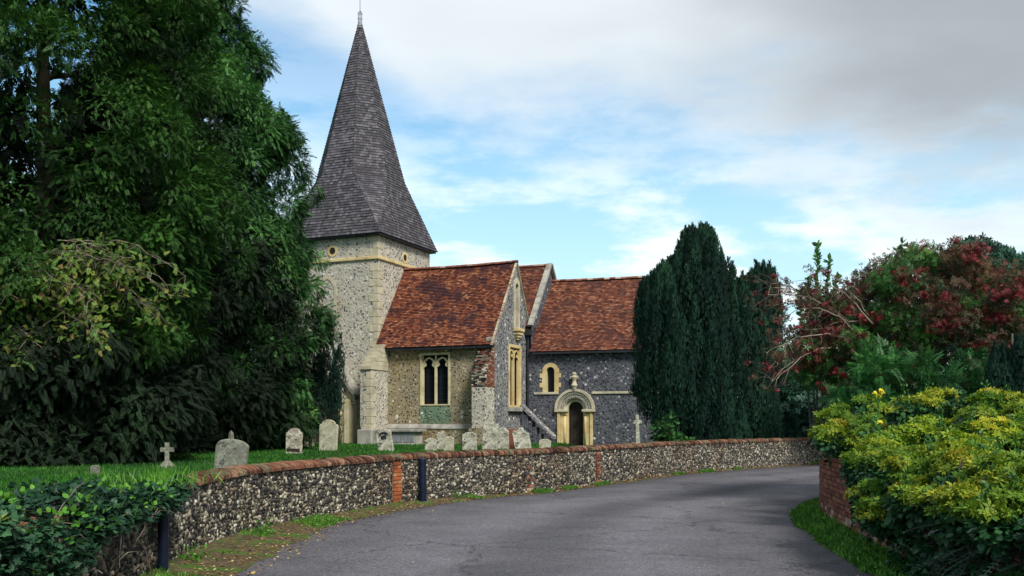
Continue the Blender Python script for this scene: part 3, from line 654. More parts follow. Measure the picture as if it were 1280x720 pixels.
# --- chancel, its axis turned slightly
CM = T(NS, 4.5, 0) @ Matrix.Rotation(R(4.5), 4, 'Z')
def F_c(x, y, z): return CM @ Vector((x, y, z))
CL = 8.6; CW = 7.0; CE = 5.42; CR = 9.75
cw_ = (1.0-.24+.1, 1.0+.24+.1, 2.95, 4.35); cdx = 2.52; dr = .43
mb = MB(); wall_with_hole(mb, -.2, cdx-1.0, -.6, CE, cw_[0], cw_[1], cw_[2]+.03, cw_[3]+.2, F_c, .4)
wall_with_hole(mb, cdx-1.0, CL, -.6, CE, cdx-dr-.25, cdx+dr+.25, 0, 2.6, F_c, .6)
mb.raw([F_c(CL, 0, -.6), F_c(CL, CW, -.6), F_c(CL, CW, CE), F_c(CL, CW/2, CR-.1), F_c(CL, 0, CE)], [(0, 1, 2, 3, 4)]); mb.raw([F_c(-.2, CW, -.6), F_c(CL, CW, -.6), F_c(CL, CW, CE), F_c(-.2, CW, CE)], [(3, 2, 1, 0)])
cpart('chancel_wall', mb, M_['flint_knapped'])
mb = MB(); ce = -.36; cz = CE-.16
courses(mb, F_c(.0, ce, cz), F_c(CL+.15, ce, cz), F_c(CL+.15, CW/2, CR), F_c(.0, CW/2, CR), .115, .028, sag=.05, tag_=5)
courses(mb, F_c(CL+.15, CW+.36, cz), F_c(0, CW+.36, cz), F_c(0, CW/2, CR), F_c(CL+.15, CW/2, CR), .115, .028, tag_=6); cpart('chancel_roof', mb, M_['tile_brown'])
cpart('ridge_tiles', ridge(CW/2, CR, .05, CL+.15, .03, CM), M_['brick'])
mb = MB(); mb.box((.12, ce+.02, cz-.15), (CL, ce+.12, cz-.02), CM); mb.box((.12, ce+.1, cz-.1), (CL, .05, cz-.06), CM); cpart('gutter', mb, M_['iron'])
mb = MB(); mb.box((.15, -.07, 2.86), (cdx-.95, -.002, 2.99), CM); mb.box((cdx+.95, -.07, 2.86), (CL, -.002, 2.99), CM); cpart('string_course', mb, M_['stone'], bevel=.02)
# lancet window
wx = (cw_[0]+cw_[1])/2; zs_ = 4.18; n_ = 10
mb = MB(); inn = arch_pts(wx, 2.98, zs_, .23, 'round', n_); outr = arch_pts(wx, 2.98, zs_, .46, 'round', n_); band(mb, inn, outr, -.03, .3, F_c)
for k, z_ in enumerate(np.arange(2.99, 4.3, .27)):
    e_ = .62 if k % 2 == 1 else .47
    for s_ in (-1, 1):
        xx = sorted((wx+s_*.44, wx+s_*(e_+random.uniform(-.02, .03)))); mb.box((xx[0], -.032, z_), (xx[1], .05, z_+.255), CM)
lw_ = cpart('lancet_window', mb, M_['yellowstone'])
mb = MB(); panel(mb, arch_pts(wx, 2.9, zs_, .30, 'round', n_), .28, F_c); mb.build('pane', M_['glass'], lw_)
# norman doorway
mb = MB(); zsp = 2.02
for r0, r1, y0 in ((.43, .60, .12), (.60, .83, -.04), (.83, .98, -.12), (1.0, 1.14, -.20)):
    ai = [(cdx+math.cos(a)*r0, zsp+math.sin(a)*r0) for a in np.linspace(0, math.pi, 25)]; ao = [(cdx+math.cos(a)*r1, zsp+math.sin(a)*r1) for a in np.linspace(0, math.pi, 25)]
    band(mb, ai, ao, y0, .35, F_c)
dw = cpart('doorway', mb, M_['stone'])
mb = MB()   # zigzag beads on the arch
for k in range(19):
    a = math.pi*(k+.5)/19; c_ = F_c(cdx+math.cos(a)*.715, -.06, zsp+math.sin(a)*.715)
    mb.box((-.045, -.05, -.075), (.045, .03, .075), T(*c_) @ Matrix.Rotation(R(4.5), 4, 'Z') @ Matrix.Rotation(math.pi/2-a+(.45 if k % 2 else -.45), 4, 'Y'))
for k in range(25):
    a = math.pi*(k+.5)/25; c_ = F_c(cdx+math.cos(a)*.905, -.13, zsp+math.sin(a)*.905); mb.box((-.03, -.03, -.03), (.03, .02, .03), T(*c_) @ Matrix.Rotation(math.pi/2-a, 4, 'Y'))
mb.build('arch_carving', M_['greystone'], dw, bevel=.008)
for s_ in (-1, 1):
    mb = MB()
    for a, b_, y0 in ((.43, .60, .12), (.60, .86, -.04), (.86, 1.02, -.11)):
        xs = sorted((cdx+s_*a, cdx+s_*b_)); mb.box((xs[0]+.001, y0, -.1), (xs[1]-.001, .35, 1.86), CM)
    mb.build('jamb', M_['yellowstone'], dw, bevel=.02)
    mb = MB(); mb.tube([F_c(cdx+s_*.60, .02, -.1), F_c(cdx+s_*.60, .02, 1.66)], .085, 12); mb.tube([F_c(cdx+s_*.60, .02, 1.64), F_c(cdx+s_*.60, .02, 1.86)], [.09, .14], 12); mb.build('column', M_['yellowstone'], dw, smooth=True)
    mb = MB(); xs = sorted((cdx+s_*.42, cdx+s_*1.16)); mb.box((xs[0], -.2, 1.862), (xs[1], .3, 2.015), CM); mb.build('impost', M_['stone'], dw, bevel=.03)
mb = MB(); panel(mb, arch_pts(cdx, -.1, zsp, .5, 'round', n_), .42, F_c); mb.build('door', M_['door'], dw)
mb = MB()
for k in range(5): mb.tube([F_c(cdx-.34+.17*k, .40, 0), F_c(cdx-.34+.17*k, .40, 2.3)], .008, 4)
mb.build('door_boards', M_['iron'], dw)
# finial figure above the hood
mb = MB(); f0 = lambda x, z, r: None
pts = [(cdx, -.16, z) for z in (3.10, 3.22, 3.34, 3.45, 3.58, 3.70, 3.80, 3.90, 4.0, 4.08)]; rr_ = [.10, .13, .20, .14, .10, .15, .20, .12, .15, .05]
mb.tube([F_c(*p) for p in pts], rr_, 10); mb.box((cdx-.24, -.22, 3.72), (cdx+.24, -.10, 3.84), CM); cpart('finial', mb, M_['stone'], smooth=False, bevel=.02)
# downpipe + hopper
mb = MB(); dp = (SX+.14, 4.42); mb.tube([(dp[0], dp[1], -.3), (dp[0], dp[1], 6.2)], .07, 10)
for z_ in (1.2, 3.0, 4.8): mb.tube([(dp[0], dp[1], z_), (dp[0], dp[1], z_+.10)], .095, 10)
mb.box((dp[0]-.18, dp[1]-.2, 6.2), (dp[0]+.2, dp[1]+.2, 6.55)); mb.tube([(dp[0], dp[1]+.1, 6.4), (dp[0]-.05, dp[1]+.5, 6.75)], .06, 8); cpart('downpipe', mb, M_['iron'], bevel=.01)
# low raking buttress by the downpipe
mb = MB()
for k in range(5):
    z1_ = 2.1-.36*k; mb.box((SX+.25*k+.002, 3.55, -.6), (SX+.25*(k+1), 4.1, z1_), jit=.01)
cpart('stepped_buttress', mb, M_['flint_knapped'], bevel=.03)
mb = MB(); mb.raw([(SX+.1, 3.45, 2.3), (SX+.1, 4.0, 2.3), (SX+2.0, 4.0, .55), (SX+2.0, 3.45, .55), (SX+.1, 3.45, 2.12), (SX+.1, 4.0, 2.12), (SX+2.0, 4.0, .38), (SX+2.0, 3.45, .38)], [(0, 3, 2, 1), (4, 5, 6, 7), (0, 4, 7, 3), (1, 2, 6, 5), (2, 3, 7, 6), (0, 1, 5, 4)]); cpart('raking_coping', mb, M_['flint_knapped_pale'])
# SE buttress: brick weathering over rendered base
def wedge(mb, x0, x1, y0, y1, zb, zf, zw):   # y0 front(south) height zf, y1 at wall height zw
    P = [(x0, y0, zb), (x1, y0, zb), (x1, y1, zb), (x0, y1, zb), (x0, y0, zf), (x1, y0, zf), (x1, y1, zw), (x0, y1, zw)]
    mb.raw(P, [(0, 3, 2, 1), (4, 5, 6, 7), (0, 1, 5, 4), (1, 2, 6, 5), (2, 3, 7, 6), (3, 0, 4, 7)])
mb = MB(); mb.box((6.22, -1.1, -.6), (7.04, -.002, 3.1)); bt = cpart('buttress', mb, M_['flint_tower'], bevel=.03)
mb = MB(); mb.box((6.12, -1.22, -.6), (7.12, -1.1, 1.0)); mb.box((7.04, -1.1, -.6), (7.12, -.1, 1.0)); mb.build('buttress_plinth', M_['flint_chapel'], bt)
mb = MB(); mg = MB()
zc = 3.1; k = 0
while zc < 5.35:   # brick courses stepping back
    f = max(0, (zc-3.9)/1.45); yf = -1.1+f*1.08
    xx = 6.22+(.11 if k % 2 else 0)
    x = 6.22
    while x < 7.03:
        x2 = min(x+(.22 if not (k % 2 and x == 6.22) else .11), 7.04); (mb if (zc > 4.4 and random.random() < .3) or random.random() < .12 else mg).box((x+.005, yf, zc+.005), (x2-.005, yf+.11, zc+.075), tint=random.random(), jit=.006); x = x2
    y = yf+.11
    while y < -.05: mb.box((6.93, y+.005, zc+.005), (7.045, min(y+.21, -.003), zc+.075), tint=random.random(), jit=.004); y += .22
    zc += .08; k += 1
mb.build('brickwork', M_['brick'], bt); mg.build('stonework', M_['flintstone'], bt)
mb = MB(); wedge(mb, 6.235, 7.03, -1.09, -.002, 3.0, 3.75, 5.35); mb.build('buttress_core', M_['mortar'], bt)
# SW buttress on the tower corner, stepped slabs
mb = MB(); mb.box((-.05, -1.75, -.6), (.62, -.002, 4.1)); b2 = cpart('buttress', mb, M_['flint_tower'])
mb = MB()
for k in range(6):
    y1_ = -1.85+.27*k; z_ = 4.1+.24*k
    mb.box((-.10, y1_, z_), (.67, -.003-.0005*k, z_+.235), jit=.008)
mb.build('weathering', M_['stone'], b2, bevel=.02)
mb = MB()
for z_ in np.arange(0, 4.0, .4):
    l_ = .3 if int(z_/.4) % 2 else .48; mb.box((.62-l_, -1.775, z_), (.645, -1.75+l_, z_+.38), jit=.005)
mb.build('buttress_quoins', M_['stone'], b2, bevel=.015)
mb = MB(); mb.box((-.15, -1.92, -.6), (.75, -.15, .9)); mb.build('buttress_plinth', M_['greystone'], b2, bevel=.04)
# tower west-side porch arch with gable (partly behind the cypress)
pcx = -3.1
mb = MB(); prof_i = arch_pts(pcx, 0, 2.3, 1.0, 'pointed', 10, 1.35); 
for r_, y_ in ((1.16, -.55), (1.34, -.72), (1.5, -.85)):
    ro = arch_pts(pcx, 0, 2.3, r_, 'pointed', 10, r_*1.35); band(mb, arch_pts(pcx, 0, 2.3, r_-.17, 'pointed', 10, (r_-.17)*1.35), ro, y_, -.002, fs_)
por = cpart('porch_arch', mb, M_['stone'])
for s_ in (-1, 1):
    mb = MB(); mb.box((pcx+s_*1.62-.14, -.92, -.3), (pcx+s_*1.62+.14, -.002, 2.55)); mb.build('pier', M_['warmstone'], por, bevel=.03)
    mb = MB(); mb.tube([(pcx+s_*1.05, -.62, -.1), (pcx+s_*1.05, -.62, 2.25)], .09, 10); mb.tube([(pcx+s_*1.22, -.78, -.1), (pcx+s_*1.22, -.78, 2.25)], .08, 10); mb.build('shaft', M_['yellowstone'], por, smooth=True)
mb = MB()
for s_ in (-1, 1):
    a, b_ = Vector((pcx+s_*2.05, -.9, 2.75)), Vector((pcx, -.9, 5.3)); n = 9
    for k in range(n):
        p, q = a.lerp(b_, k/n), a.lerp(b_, (k+.96)/n); d = (q-p).normalized(); nn = Vector((-d.z, 0, d.x)); nn = nn if nn.z > 0 else -nn
        vs = [p, q, q+nn*.16, p+nn*.16]; mb.raw(vs+[v+Vector((0, .88, 0)) for v in vs], [(0, 1, 2, 3), (7, 6, 5, 4), (3, 2, 6, 7), (0, 4, 5, 1), (0, 3, 7, 4), (1, 5, 6, 2)])
mb.build('porch_gable', M_['greystone'], por)
mb = MB(); gp = [(pcx+2.0, 2.75), (pcx, 5.25), (pcx-2.0, 2.75)]; ap = arch_pts(pcx, 2.3, 2.3, 1.5, 'pointed', 10, 1.5*1.35)[1:-1]
mb.raw([fs_(a, -.6, z) for a, z in [(pcx+2.0, 2.3), gp[0], gp[1], gp[2], (pcx-2.0, 2.3)]+ap[::-1]], [tuple(range(5+len(ap)))]); mb.build('porch_wall', M_['flint_tower'], por)
mb = MB(); panel(mb, arch_pts(pcx, -.1, 2.3, 1.0, 'pointed', 10, 1.35), -.02, fs_); mb.build('door', M_['door'], por)
# blocked bell opening on the tower face
mb = MB(); band(mb, arch_pts(-3.3, 7.6, 8.7, .45, 'pointed', 8, .7), arch_pts(-3.3, 7.6, 8.7, .62, 'pointed', 8, .95), -.03, .02, fs_); cpart('blocked_window', mb, M_['stone'])
# ------------------------------------------------------------------ churchyard wall
cw = thing('churchyard_wall', 'long curving flint wall with red brick coping beside the lane', 'wall')
N_, D_ = normals2(WS); TK = .34
def HTf(y): return float(np.interp(y, [8, 11, 14, 20, 30, 45], [.84, .84, .90, .93, .97, 1.0]))
sel = (WS[:, 1] > -9) & (WS[:, 1] < 56); WQ = WS[sel]; NQ = N_[sel]; DQ = D_[sel]; TQ = WT[sel]
mb = MB()
rows = []
for p, n in zip(WQ, NQ):
    a = p; b_ = p+n*TK; h_ = HTf(p[1]); rows.append([(a[0], a[1], -.1), (a[0], a[1], h_), (b_[0], b_[1], h_), (b_[0], b_[1], -.1)])
vs = [q for r in rows for q in r]; fs = [(4*i+j, 4*i+4+j, 4*i+4+j+1, 4*i+j+1) for i in range(len(rows)-1) for j in range(3)]
mb.raw(vs, fs); mb.build('wall_core', M_['mortar'], cw)
# flint facing: irregular stones standing proud of the mortar, on the road side
piers = [(-2.42+.06, 19.25), (.32, 22.72), (2.25, 25.75)]
def stones(P, Nn, Dd, Tt, z0, z1, sp, sgn, face_off, skip=None):
    ts = np.arange(Tt[0], Tt[-1], sp); zs = np.arange(z0, z1, sp*.82); tt, zg = np.meshgrid(ts, zs); tt = tt+(np.arange(len(zs)) % 2)[:, None]*sp*.5
    tt = (tt+rng.uniform(-.3, .3, tt.shape)*sp).ravel(); zg = (zg+rng.uniform(-.3, .3, zg.shape)*sp).ravel()
    ok = (zg > z0-.01) & (zg < z1) & (tt < Tt[-1]); tt, zg = tt[ok], zg[ok]
    px_ = np.interp(tt, Tt, P[:, 0]); py_ = np.interp(tt, Tt, P[:, 1]); nx = np.interp(tt, Tt, Nn[:, 0])*sgn; ny = np.interp(tt, Tt, Nn[:, 1])*sgn
    C = np.stack([px_+nx*face_off, py_+ny*face_off, zg], 1); O = np.stack([nx, ny, 0*nx], 1); O /= np.linalg.norm(O, axis=1)[:, None]
    if skip:
        keep = np.ones(len(C), bool)
        for sx0, sy0, wd in skip: keep &= np.hypot(C[:, 0]-sx0, C[:, 1]-sy0) > wd
        C, O = C[keep], O[keep]
    n = len(C); Sd = np.stack([-O[:, 1], O[:, 0], 0*O[:, 0]], 1); Up = np.array((0, 0, 1.0))
    K = 6; ang = np.linspace(0, 2*np.pi, K, endpoint=False)[None]+rng.uniform(0, 1, (n, 1))+rng.uniform(-.25, .25, (n, K))
    rad_ = sp*rng.uniform(.30, .82, (n, 1))*rng.uniform(.6, 1.25, (n, K)); asp = rng.uniform(.5, 2.0, (n, 1)); rot = rng.uniform(0, np.pi, (n, 1))
    ex = np.cos(ang)*rad_*np.sqrt(asp); ez = np.sin(ang)*rad_/np.sqrt(asp); rx = ex*np.cos(rot)-ez*np.sin(rot); rz = ex*np.sin(rot)+ez*np.cos(rot)
    def ring(f, out): return C[:, None]+Sd[:, None]*(rx*f)[..., None]+Up*(rz*f)[..., None]+O[:, None]*out
    tl = rng.uniform(-.6, .6, (n, 2))
    hgt = rng.uniform(.010, .026, (n, 1, 1)); r1 = ring(1, -.012); r2 = ring(.80, hgt+(rx*tl[:, :1]+rz*tl[:, 1:])[..., None]*.38); cc = C[:, None]+O[:, None]*hgt*1.15
    V = np.concatenate([r1, r2, cc], 1).reshape(-1, 3); base = (np.arange(n)*(2*K+1))[:, None]
    f = []
    for i in range(K):
        j = (i+1) % K; f += [np.concatenate([base+i, base+j, base+K+j], 1), np.concatenate([base+i, base+K+j, base+K+i], 1), np.concatenate([base+K+i, base+K+j, base+2*K], 1)]
    F = np.stack(f, 1).reshape(-1, 3); ti = np.repeat(np.clip(rng.beta(1.25, 1.35, n), 0, 1), 2*K+1)
    return V, F, ti
s3 = (WQ[:, 1] > 4) & (WQ[:, 1] < 50)
V, F, ti = stones(WQ[s3], NQ[s3], DQ[s3], TQ[s3], .0, 1.0, .059, -1, .0, [(a, b_, w8) for (a, b_), w8 in zip(piers, (.16, .07, .06))])
ks = np.repeat(V.reshape(-1, 13, 3)[:, 12, 2] < np.interp(V.reshape(-1, 13, 3)[:, 12, 1], [8, 11, 14, 20, 30, 45], [.84, .84, .90, .93, .97, 1.0])-.02, 13); F = F[ks[F[:, 0]]]; mp = np.cumsum(ks)-1; V = V[ks]; ti = ti[ks]; F = mp[F]
fast_mesh('flint_facing', V, F, ti, M_['flintstone'], cw)
# coping of bricks on edge with a rounded back
mb = MB(); tc_ = TQ[0]; 
while tc_ < TQ[-1]-.1:
    HT = HTf(np.interp(tc_, TQ, WQ[:, 1]))
    p = np.array([np.interp(tc_, TQ, WQ[:, 0]), np.interp(tc_, TQ, WQ[:, 1])]); n = np.array([np.interp(tc_, TQ, NQ[:, 0]), np.interp(tc_, TQ, NQ[:, 1])]); n /= np.linalg.norm(n); d = np.array([n[1], -n[0]])
    wdt = random.uniform(.052, .062); lean = random.uniform(-.04, .04)+.02; dz = random.uniform(-.016, .014); sh = random.uniform(-.02, .018)
    prof = [(-.05+sh, -.0), (-.055+sh, .05), (-.01+sh, .085), (.08, .108), (.18, .115), (.28, .108), (.37+sh, .08), (.40+sh, .05), (.40+sh, 0)]
    vs = []
    for s_ in (0, 1):
        for a, z in prof:
            q = p+n*a+d*(wdt*s_+lean*z*4); jj = random.uniform(-.007, .007); vs.append((q[0]+jj, q[1]+jj, HT+.002+z+dz*(z > 0)+random.uniform(-.007, .007)*(z > 0)))
    m_ = len(prof); mb.raw(vs, [tuple(range(m_)), tuple(range(m_, 2*m_))[::-1]]+[(i, i+m_, i+m_+1, i+1) for i in range(m_-1)], random.random()); tc_ += .075
mb.build('coping', M_['copebrick'], cw)
def tpoint(a):
    i = int(np.argmin(np.hypot(WQ[:, 0]-a[0], WQ[:, 1]-a[1]))); return WQ[i], NQ[i]
for k, a in enumerate(piers):
    p, n = tpoint(a); ang = math.atan2(-n[0], n[1]); Mx = T(p[0], p[1], 0) @ Matrix.Rotation(ang, 4, 'Z'); mb = MB(); zc = 0; i = 0
    hwid = (.15, .12, .13)[k]; HT = HTf(p[1])
    while zc < HT-.06:
        cuts = [-hwid, hwid] if i % 2 else [-hwid, 0, hwid]
        if i % 3 == 2: cuts = [-hwid, -hwid+.08, hwid]
        for c0, c1 in zip(cuts[:-1], cuts[1:]):
          if k == 0 or random.random() > .4: mb.box((c0+.005, -.035+random.uniform(-.008, .006), zc+.005), (c1-.005, .05, zc+.068), Mx, random.random(), .004)
        zc += .075; i += 1
    mb.build('brick_pier', M_['orangebrick'] if k == 0 else M_['brick'], cw)
# posts against the wall
def post(loc, h, w_, label, rot=0, lean=0):
    o = thing('steel_post', label, 'post', (loc[0], loc[1], 0), rot, 'dark posts against the flint wall'); o.rotation_euler[1] = lean
    mb = MB(); mb.tube([(0, 0, -.1), (0, 0, h-.02), (0, 0, h), (0, 0, h+.012)], [w_/2, w_/2, w_/2*.8, w_/2*.3], 16); mb.build('shaft', M_['post'], o, smooth=False)
    mb = MB(); mb.tube([(0, 0, h-.10), (0, 0, h-.06)], w_/2+.008, 16); mb.build('collar', M_['post'], o)
    mb = MB(); mb.box((-w_*.8, -w_*.8, .0), (w_*.8, w_*.8, .05)); mb.build('foot', M_['mortar'], o)
post((-3.79, 10.42), .80, .115, 'dark blue-black post at the near end of the flint wall, next to ivy', 0, .01)
post((-1.84, 19.85), .94, .155, 'dark blue post against the flint wall beside an orange brick pier', 0, -.01)
# ------------------------------------------------------------------ garden wall (brick)
gw = thing('garden_wall', 'curved old red brick wall at the inside of the bend under yellow-green shrubs', 'wall')
N2, D2 = normals2(GS); s2 = (GS[:, 1] > -9) & (GS[:, 1] < 40); GQ, GN, GTq = GS[s2], -N2[s2], GT[s2]; GH = 1.12
rows = []
for p, n in zip(GQ, GN):
    a = p+n*.02; b_ = p+n*.25; rows.append([(a[0], a[1], -.1), (a[0], a[1], GH), (b_[0], b_[1], GH), (b_[0], b_[1], -.1)])
mb = MB(); mb.raw([q for r in rows for q in r], [(4*i+j, 4*i+j+1, 4*i+4+j+1, 4*i+4+j) for i in range(len(rows)-1) for j in range(3)]); mb.build('wall_core', M_['mortar'], gw)
mb = MB(); t0 = GTq[np.argmax(GQ[:, 1] > 3)]; t1 = GTq[np.argmax(GQ[:, 1] > 27)]; row = 0; zc = 0.0
while zc < GH+.01:
    tt = t0+(.115 if row % 2 else 0); kk = 0
    while tt < t1:
        L = .215 if (row % 2 == 0 or kk % 2 == 0) else .105
        p = np.array([np.interp(tt, GTq, GQ[:, 0]), np.interp(tt, GTq, GQ[:, 1])]); q = np.array([np.interp(tt+L, GTq, GQ[:, 0]), np.interp(tt+L, GTq, GQ[:, 1])])
        ang = math.atan2(q[1]-p[1], q[0]-p[0]); off = random.uniform(-.005, .005); low = 1 if (zc < .3 and random.random() < .6) else 0
        mb.box((0, -.05+off, .0), (L, .055+off, .065), T(p[0], p[1], zc) @ Matrix.Rotation(ang, 4, 'Z'), min(1, random.random()*.8+.45*low), .004); tt += L+.011; kk += 1
    zc += .0755; row += 1
mb.build('brick_facing', M_['brick'], gw)
# ------------------------------------------------------------------ gravestones
def gpos(x, ybase): D = 1440/(ybase-530); return px(x, D), D
def tablet(w_, h_, top='round', n=10):
    hw = w_/2
    if top == 'round': t_ = [(math.cos(a)*hw, h_-hw*.45+math.sin(a)*hw*.45) for a in np.linspace(0, math.pi, 16)]
    elif top == 'shoulder':
        r = hw*.72; t_ = [(hw, h_-r*.62-.06), (hw*.9, h_-r*.62-.01), (hw*.8, h_-r*.62-.01)]+[(math.cos(a)*r, h_-r*.62+math.sin(a)*r*.62) for a in np.linspace(.15, math.pi-.15, 12)]+[(-hw*.8, h_-r*.62-.01), (-hw*.9, h_-r*.62-.01), (-hw, h_-r*.62-.06)]
    elif top == 'ogee':
        t_ = [(hw, h_-.16), (hw*.75, h_-.12), (hw*.55, h_-.05), (hw*.3, h_-.01), (0, h_), (-hw*.3, h_-.01), (-hw*.55, h_-.05), (-hw*.75, h_-.12), (-hw, h_-.16)]
    elif top == 'broken':
        t_ = [(hw, h_*.72), (hw*.5, h_*.80), (hw*.35, h_*.98), (0, h_), (-hw*.3, h_*.9), (-hw*.8, h_*.93), (-hw, h_*.86)]
    else: t_ = [(hw, h_), (-hw, h_)]
    return [(hw*.96, -.25)]+t_+[(-hw*.96, -.25)]
def headstone(x, yb, w_, h_, top, m, label, tilt=0, lean=0, rz=-.25, th=.12, D=None, carve=None):
    if D: X, Y = px(x, D), D
    else: X, Y = gpos(x, yb)
    o = thing('gravestone', label, 'gravestone', (X, Y, .45), rz, 'gravestones in the churchyard'); o.rotation_euler = (lean, tilt, rz)
    mb = MB(); P = tablet(w_, h_, top); P = [(a+random.uniform(-.008, .008), z) for a, z in P]
    mb.prism(P, th, T(0, th/2, 0) @ Matrix.Rotation(R(90), 4, 'X')); s_ = mb.build('slab', M_[m], o, bevel=.018)
    if carve == 'wreath':
        mb = MB(); mb.tube([(math.cos(a)*w_*.27, -th/2-.01, h_*.74+math.sin(a)*w_*.20) for a in np.linspace(.3, math.pi-.3, 12)], .04, 6); mb.box((-.10, -th/2-.035, h_*.62), (.10, -th/2+.01, h_*.76)); mb.build('carving', M_['iron'], o)
    if carve == 'band':
        mb = MB(); mb.box((-w_*.42, -th/2-.02, .2), (w_*.42, -th/2+.02, .30), jit=.01); mb.build('moss_band', M_['soil'], o)
    return o
headstone(287, 592, .78, .86, 'round', 'grave_grey', 'grey round-topped gravestone leaning sideways just behind the wall', R(5), R(-3), -.2, .13, D=22)
headstone(367.5, 571, .62, 1.05, 'shoulder', 'grave_pink', 'pinkish shouldered gravestone standing on the lawn left of a taller cream one', R(1), carve='band')
headstone(410, 567, .80, 1.38, 'shoulder', 'grave_cream', 'tallest cream gravestone with rounded shoulders standing alone on the lawn', R(2))
headstone(383, 556, .34, .95, 'flat', 'grave_pink', 'narrow brown stone slab, left one of the pair between two tall gravestones', D=46)
headstone(390, 556, .26, .90, 'flat', 'grave_cream', 'narrow brown stone slab, right one of the pair between two tall gravestones', D=46.5)
headstone(483.5, 567, .66, .98, 'round', 'grave_white', 'white gravestone with black lichen and carved top, tilted left in front of the buttress', R(-9), carve='wreath')
headstone(424, 572, .42, .10, 'round', 'grave_cream', 'tiny pale stone stub low in the grass above the coping')
headstone(538.5, 566, .50, .62, 'round', 'grave_white', 'short white round gravestone in front of the chest tomb', D=39)
headstone(552, 566, .42, .92, 'broken', 'grave_white', 'broken white gravestone with a jagged top near the chest tomb', R(2), D=40)
headstone(561, 566, .42, .70, 'round', 'grave_cream', 'cream round gravestone touching the right side of the jagged one', D=38.5)
headstone(587, 566, .62, .86, 'round', 'grave_white', 'pale round gravestone in front of the brick-topped buttress', D=39.5)
headstone(612, 566, .66, 1.22, 'flat', 'grave_white', 'largest pale square-topped slab right of the brick-topped buttress', R(3), D=40)
headstone(629, 566, .55, 1.05, 'ogee', 'grave_white', 'lichen-covered ogee gravestone below the gable window', R(-2), D=41)
headstone(655, 566, .70, 1.08, 'broken', 'grave_white', 'pale leaning gravestone with a broken top near the downpipe', R(-12), R(-8), D=40.5)
headstone(680.5, 566, .48, .60, 'round', 'grave_cream', 'small cream egg-shaped gravestone left of the round-arched doorway', R(4), D=38.5)
headstone(698, 566, .28, .30, 'round', 'grave_white', 'tiny white stone at the foot of the doorway', D=38)
headstone(641, 566, .42, .98, 'flat', 'brick', 'reddish-brown upright slab between pale gravestones below the gable window', R(1), D=41.4)
headstone(119, 598, .15, .30, 'round', 'grave_grey', 'smallest grey-brown stub of stone in the shaded grass near the ivy', D=21)
# cross on a rough mound
X, Y = gpos(209, 588); o = thing('cross_memorial', 'small grey stone cross on a rough mound in the shaded grass', 'grave cross', (X, Y, .45), .1)
mb = MB(); mb.prism([(.055, 0), (.055, .38), (.17, .38), (.17, .49), (.055, .49), (.055, .62), (-.055, .62), (-.055, .49), (-.17, .49), (-.17, .38), (-.055, .38), (-.055, 0)], .09, T(0, .045, .1) @ Matrix.Rotation(R(90), 4, 'X')); mb.build('cross', M_['grave_grey'], o, bevel=.012)
mb = MB(); mb.tube([(0, 0, -.1), (0, 0, .05), (.0, 0, .16), (0, 0, .25)], [.36, .30, .16, .08], 9); mb.build('mound', M_['grave_grey'], o)
# obelisk behind the grey stone
o = thing('obelisk', 'small pale obelisk behind the leaning grey gravestone', 'obelisk', (px(289, 33), 33, .45), .3)
mb = MB(); mb.tube([(0, 0, .3), (0, 0, .88), (0, 0, .98)], [.13, .08, .01], 4); mb.build('shaft', M_['grave_grey'], o)
mb = MB(); mb.box((-.25, -.25, -.1), (.25, .25, .2)); mb.box((-.19, -.19, .2), (.19, .19, .3)); mb.build('base', M_['grave_grey'], o, bevel=.02)
# tall cross by the chancel
o = thing('cross_memorial', 'tall weathered pale stone cross on steps before the chancel wall', 'grave cross', (px(798, 38), 38, .45), -.3)
o.rotation_euler[1] = R(-2); o.scale = (.8, .8, .8)
mb = MB(); mb.prism([(.11, .0), (.075, 1.2), (.22, 1.22), (.22, 1.38), (.075, 1.38), (.07, 1.66), (-.07, 1.66), (-.075, 1.38), (-.22, 1.38), (-.22, 1.22), (-.075, 1.2), (-.11, 0)], .14, T(0, .07, .3) @ Matrix.Rotation(R(90), 4, 'X')); mb.build('cross', M_['grave_white'], o, bevel=.025)
mb = MB(); mb.box((-.42, -.34, -.1), (.42, .34, .16)); mb.box((-.29, -.22, .16), (.29, .22, .34)); mb.build('base', M_['grave_white'], o, bevel=.03)
# chest tomb against the plinth (placed in church axes)
cm = T(-7.4, 53, .45) @ Matrix.Rotation(-TH, 4, 'Z'); pc = cm @ Vector((2.1, -1.1, 0))
o = thing('chest_tomb', 'stone chest tomb with dark side panels before the chapel wall', 'tomb', pc, -TH)
mb = MB(); mb.box((-1.2, -.45, -.2), (1.2, .45, .16)); mb.build('base', M_['greystone'], o, bevel=.02)
mb = MB(); mb.box((-1.08, -.36, .16), (1.08, .36, .78)); mb.build('chest', M_['greystone'], o)
mb = MB(); mb.box((-1.25, -.5, .78), (1.25, .5, .92)); mb.build('lid', M_['greystone'], o, bevel=.03)
for k in range(3):
    mb = MB(); mb.box((-.98+.67*k, -.385, .24), (-.40+.67*k, -.352, .70)); mb.build('panel', M_['lead'], o)
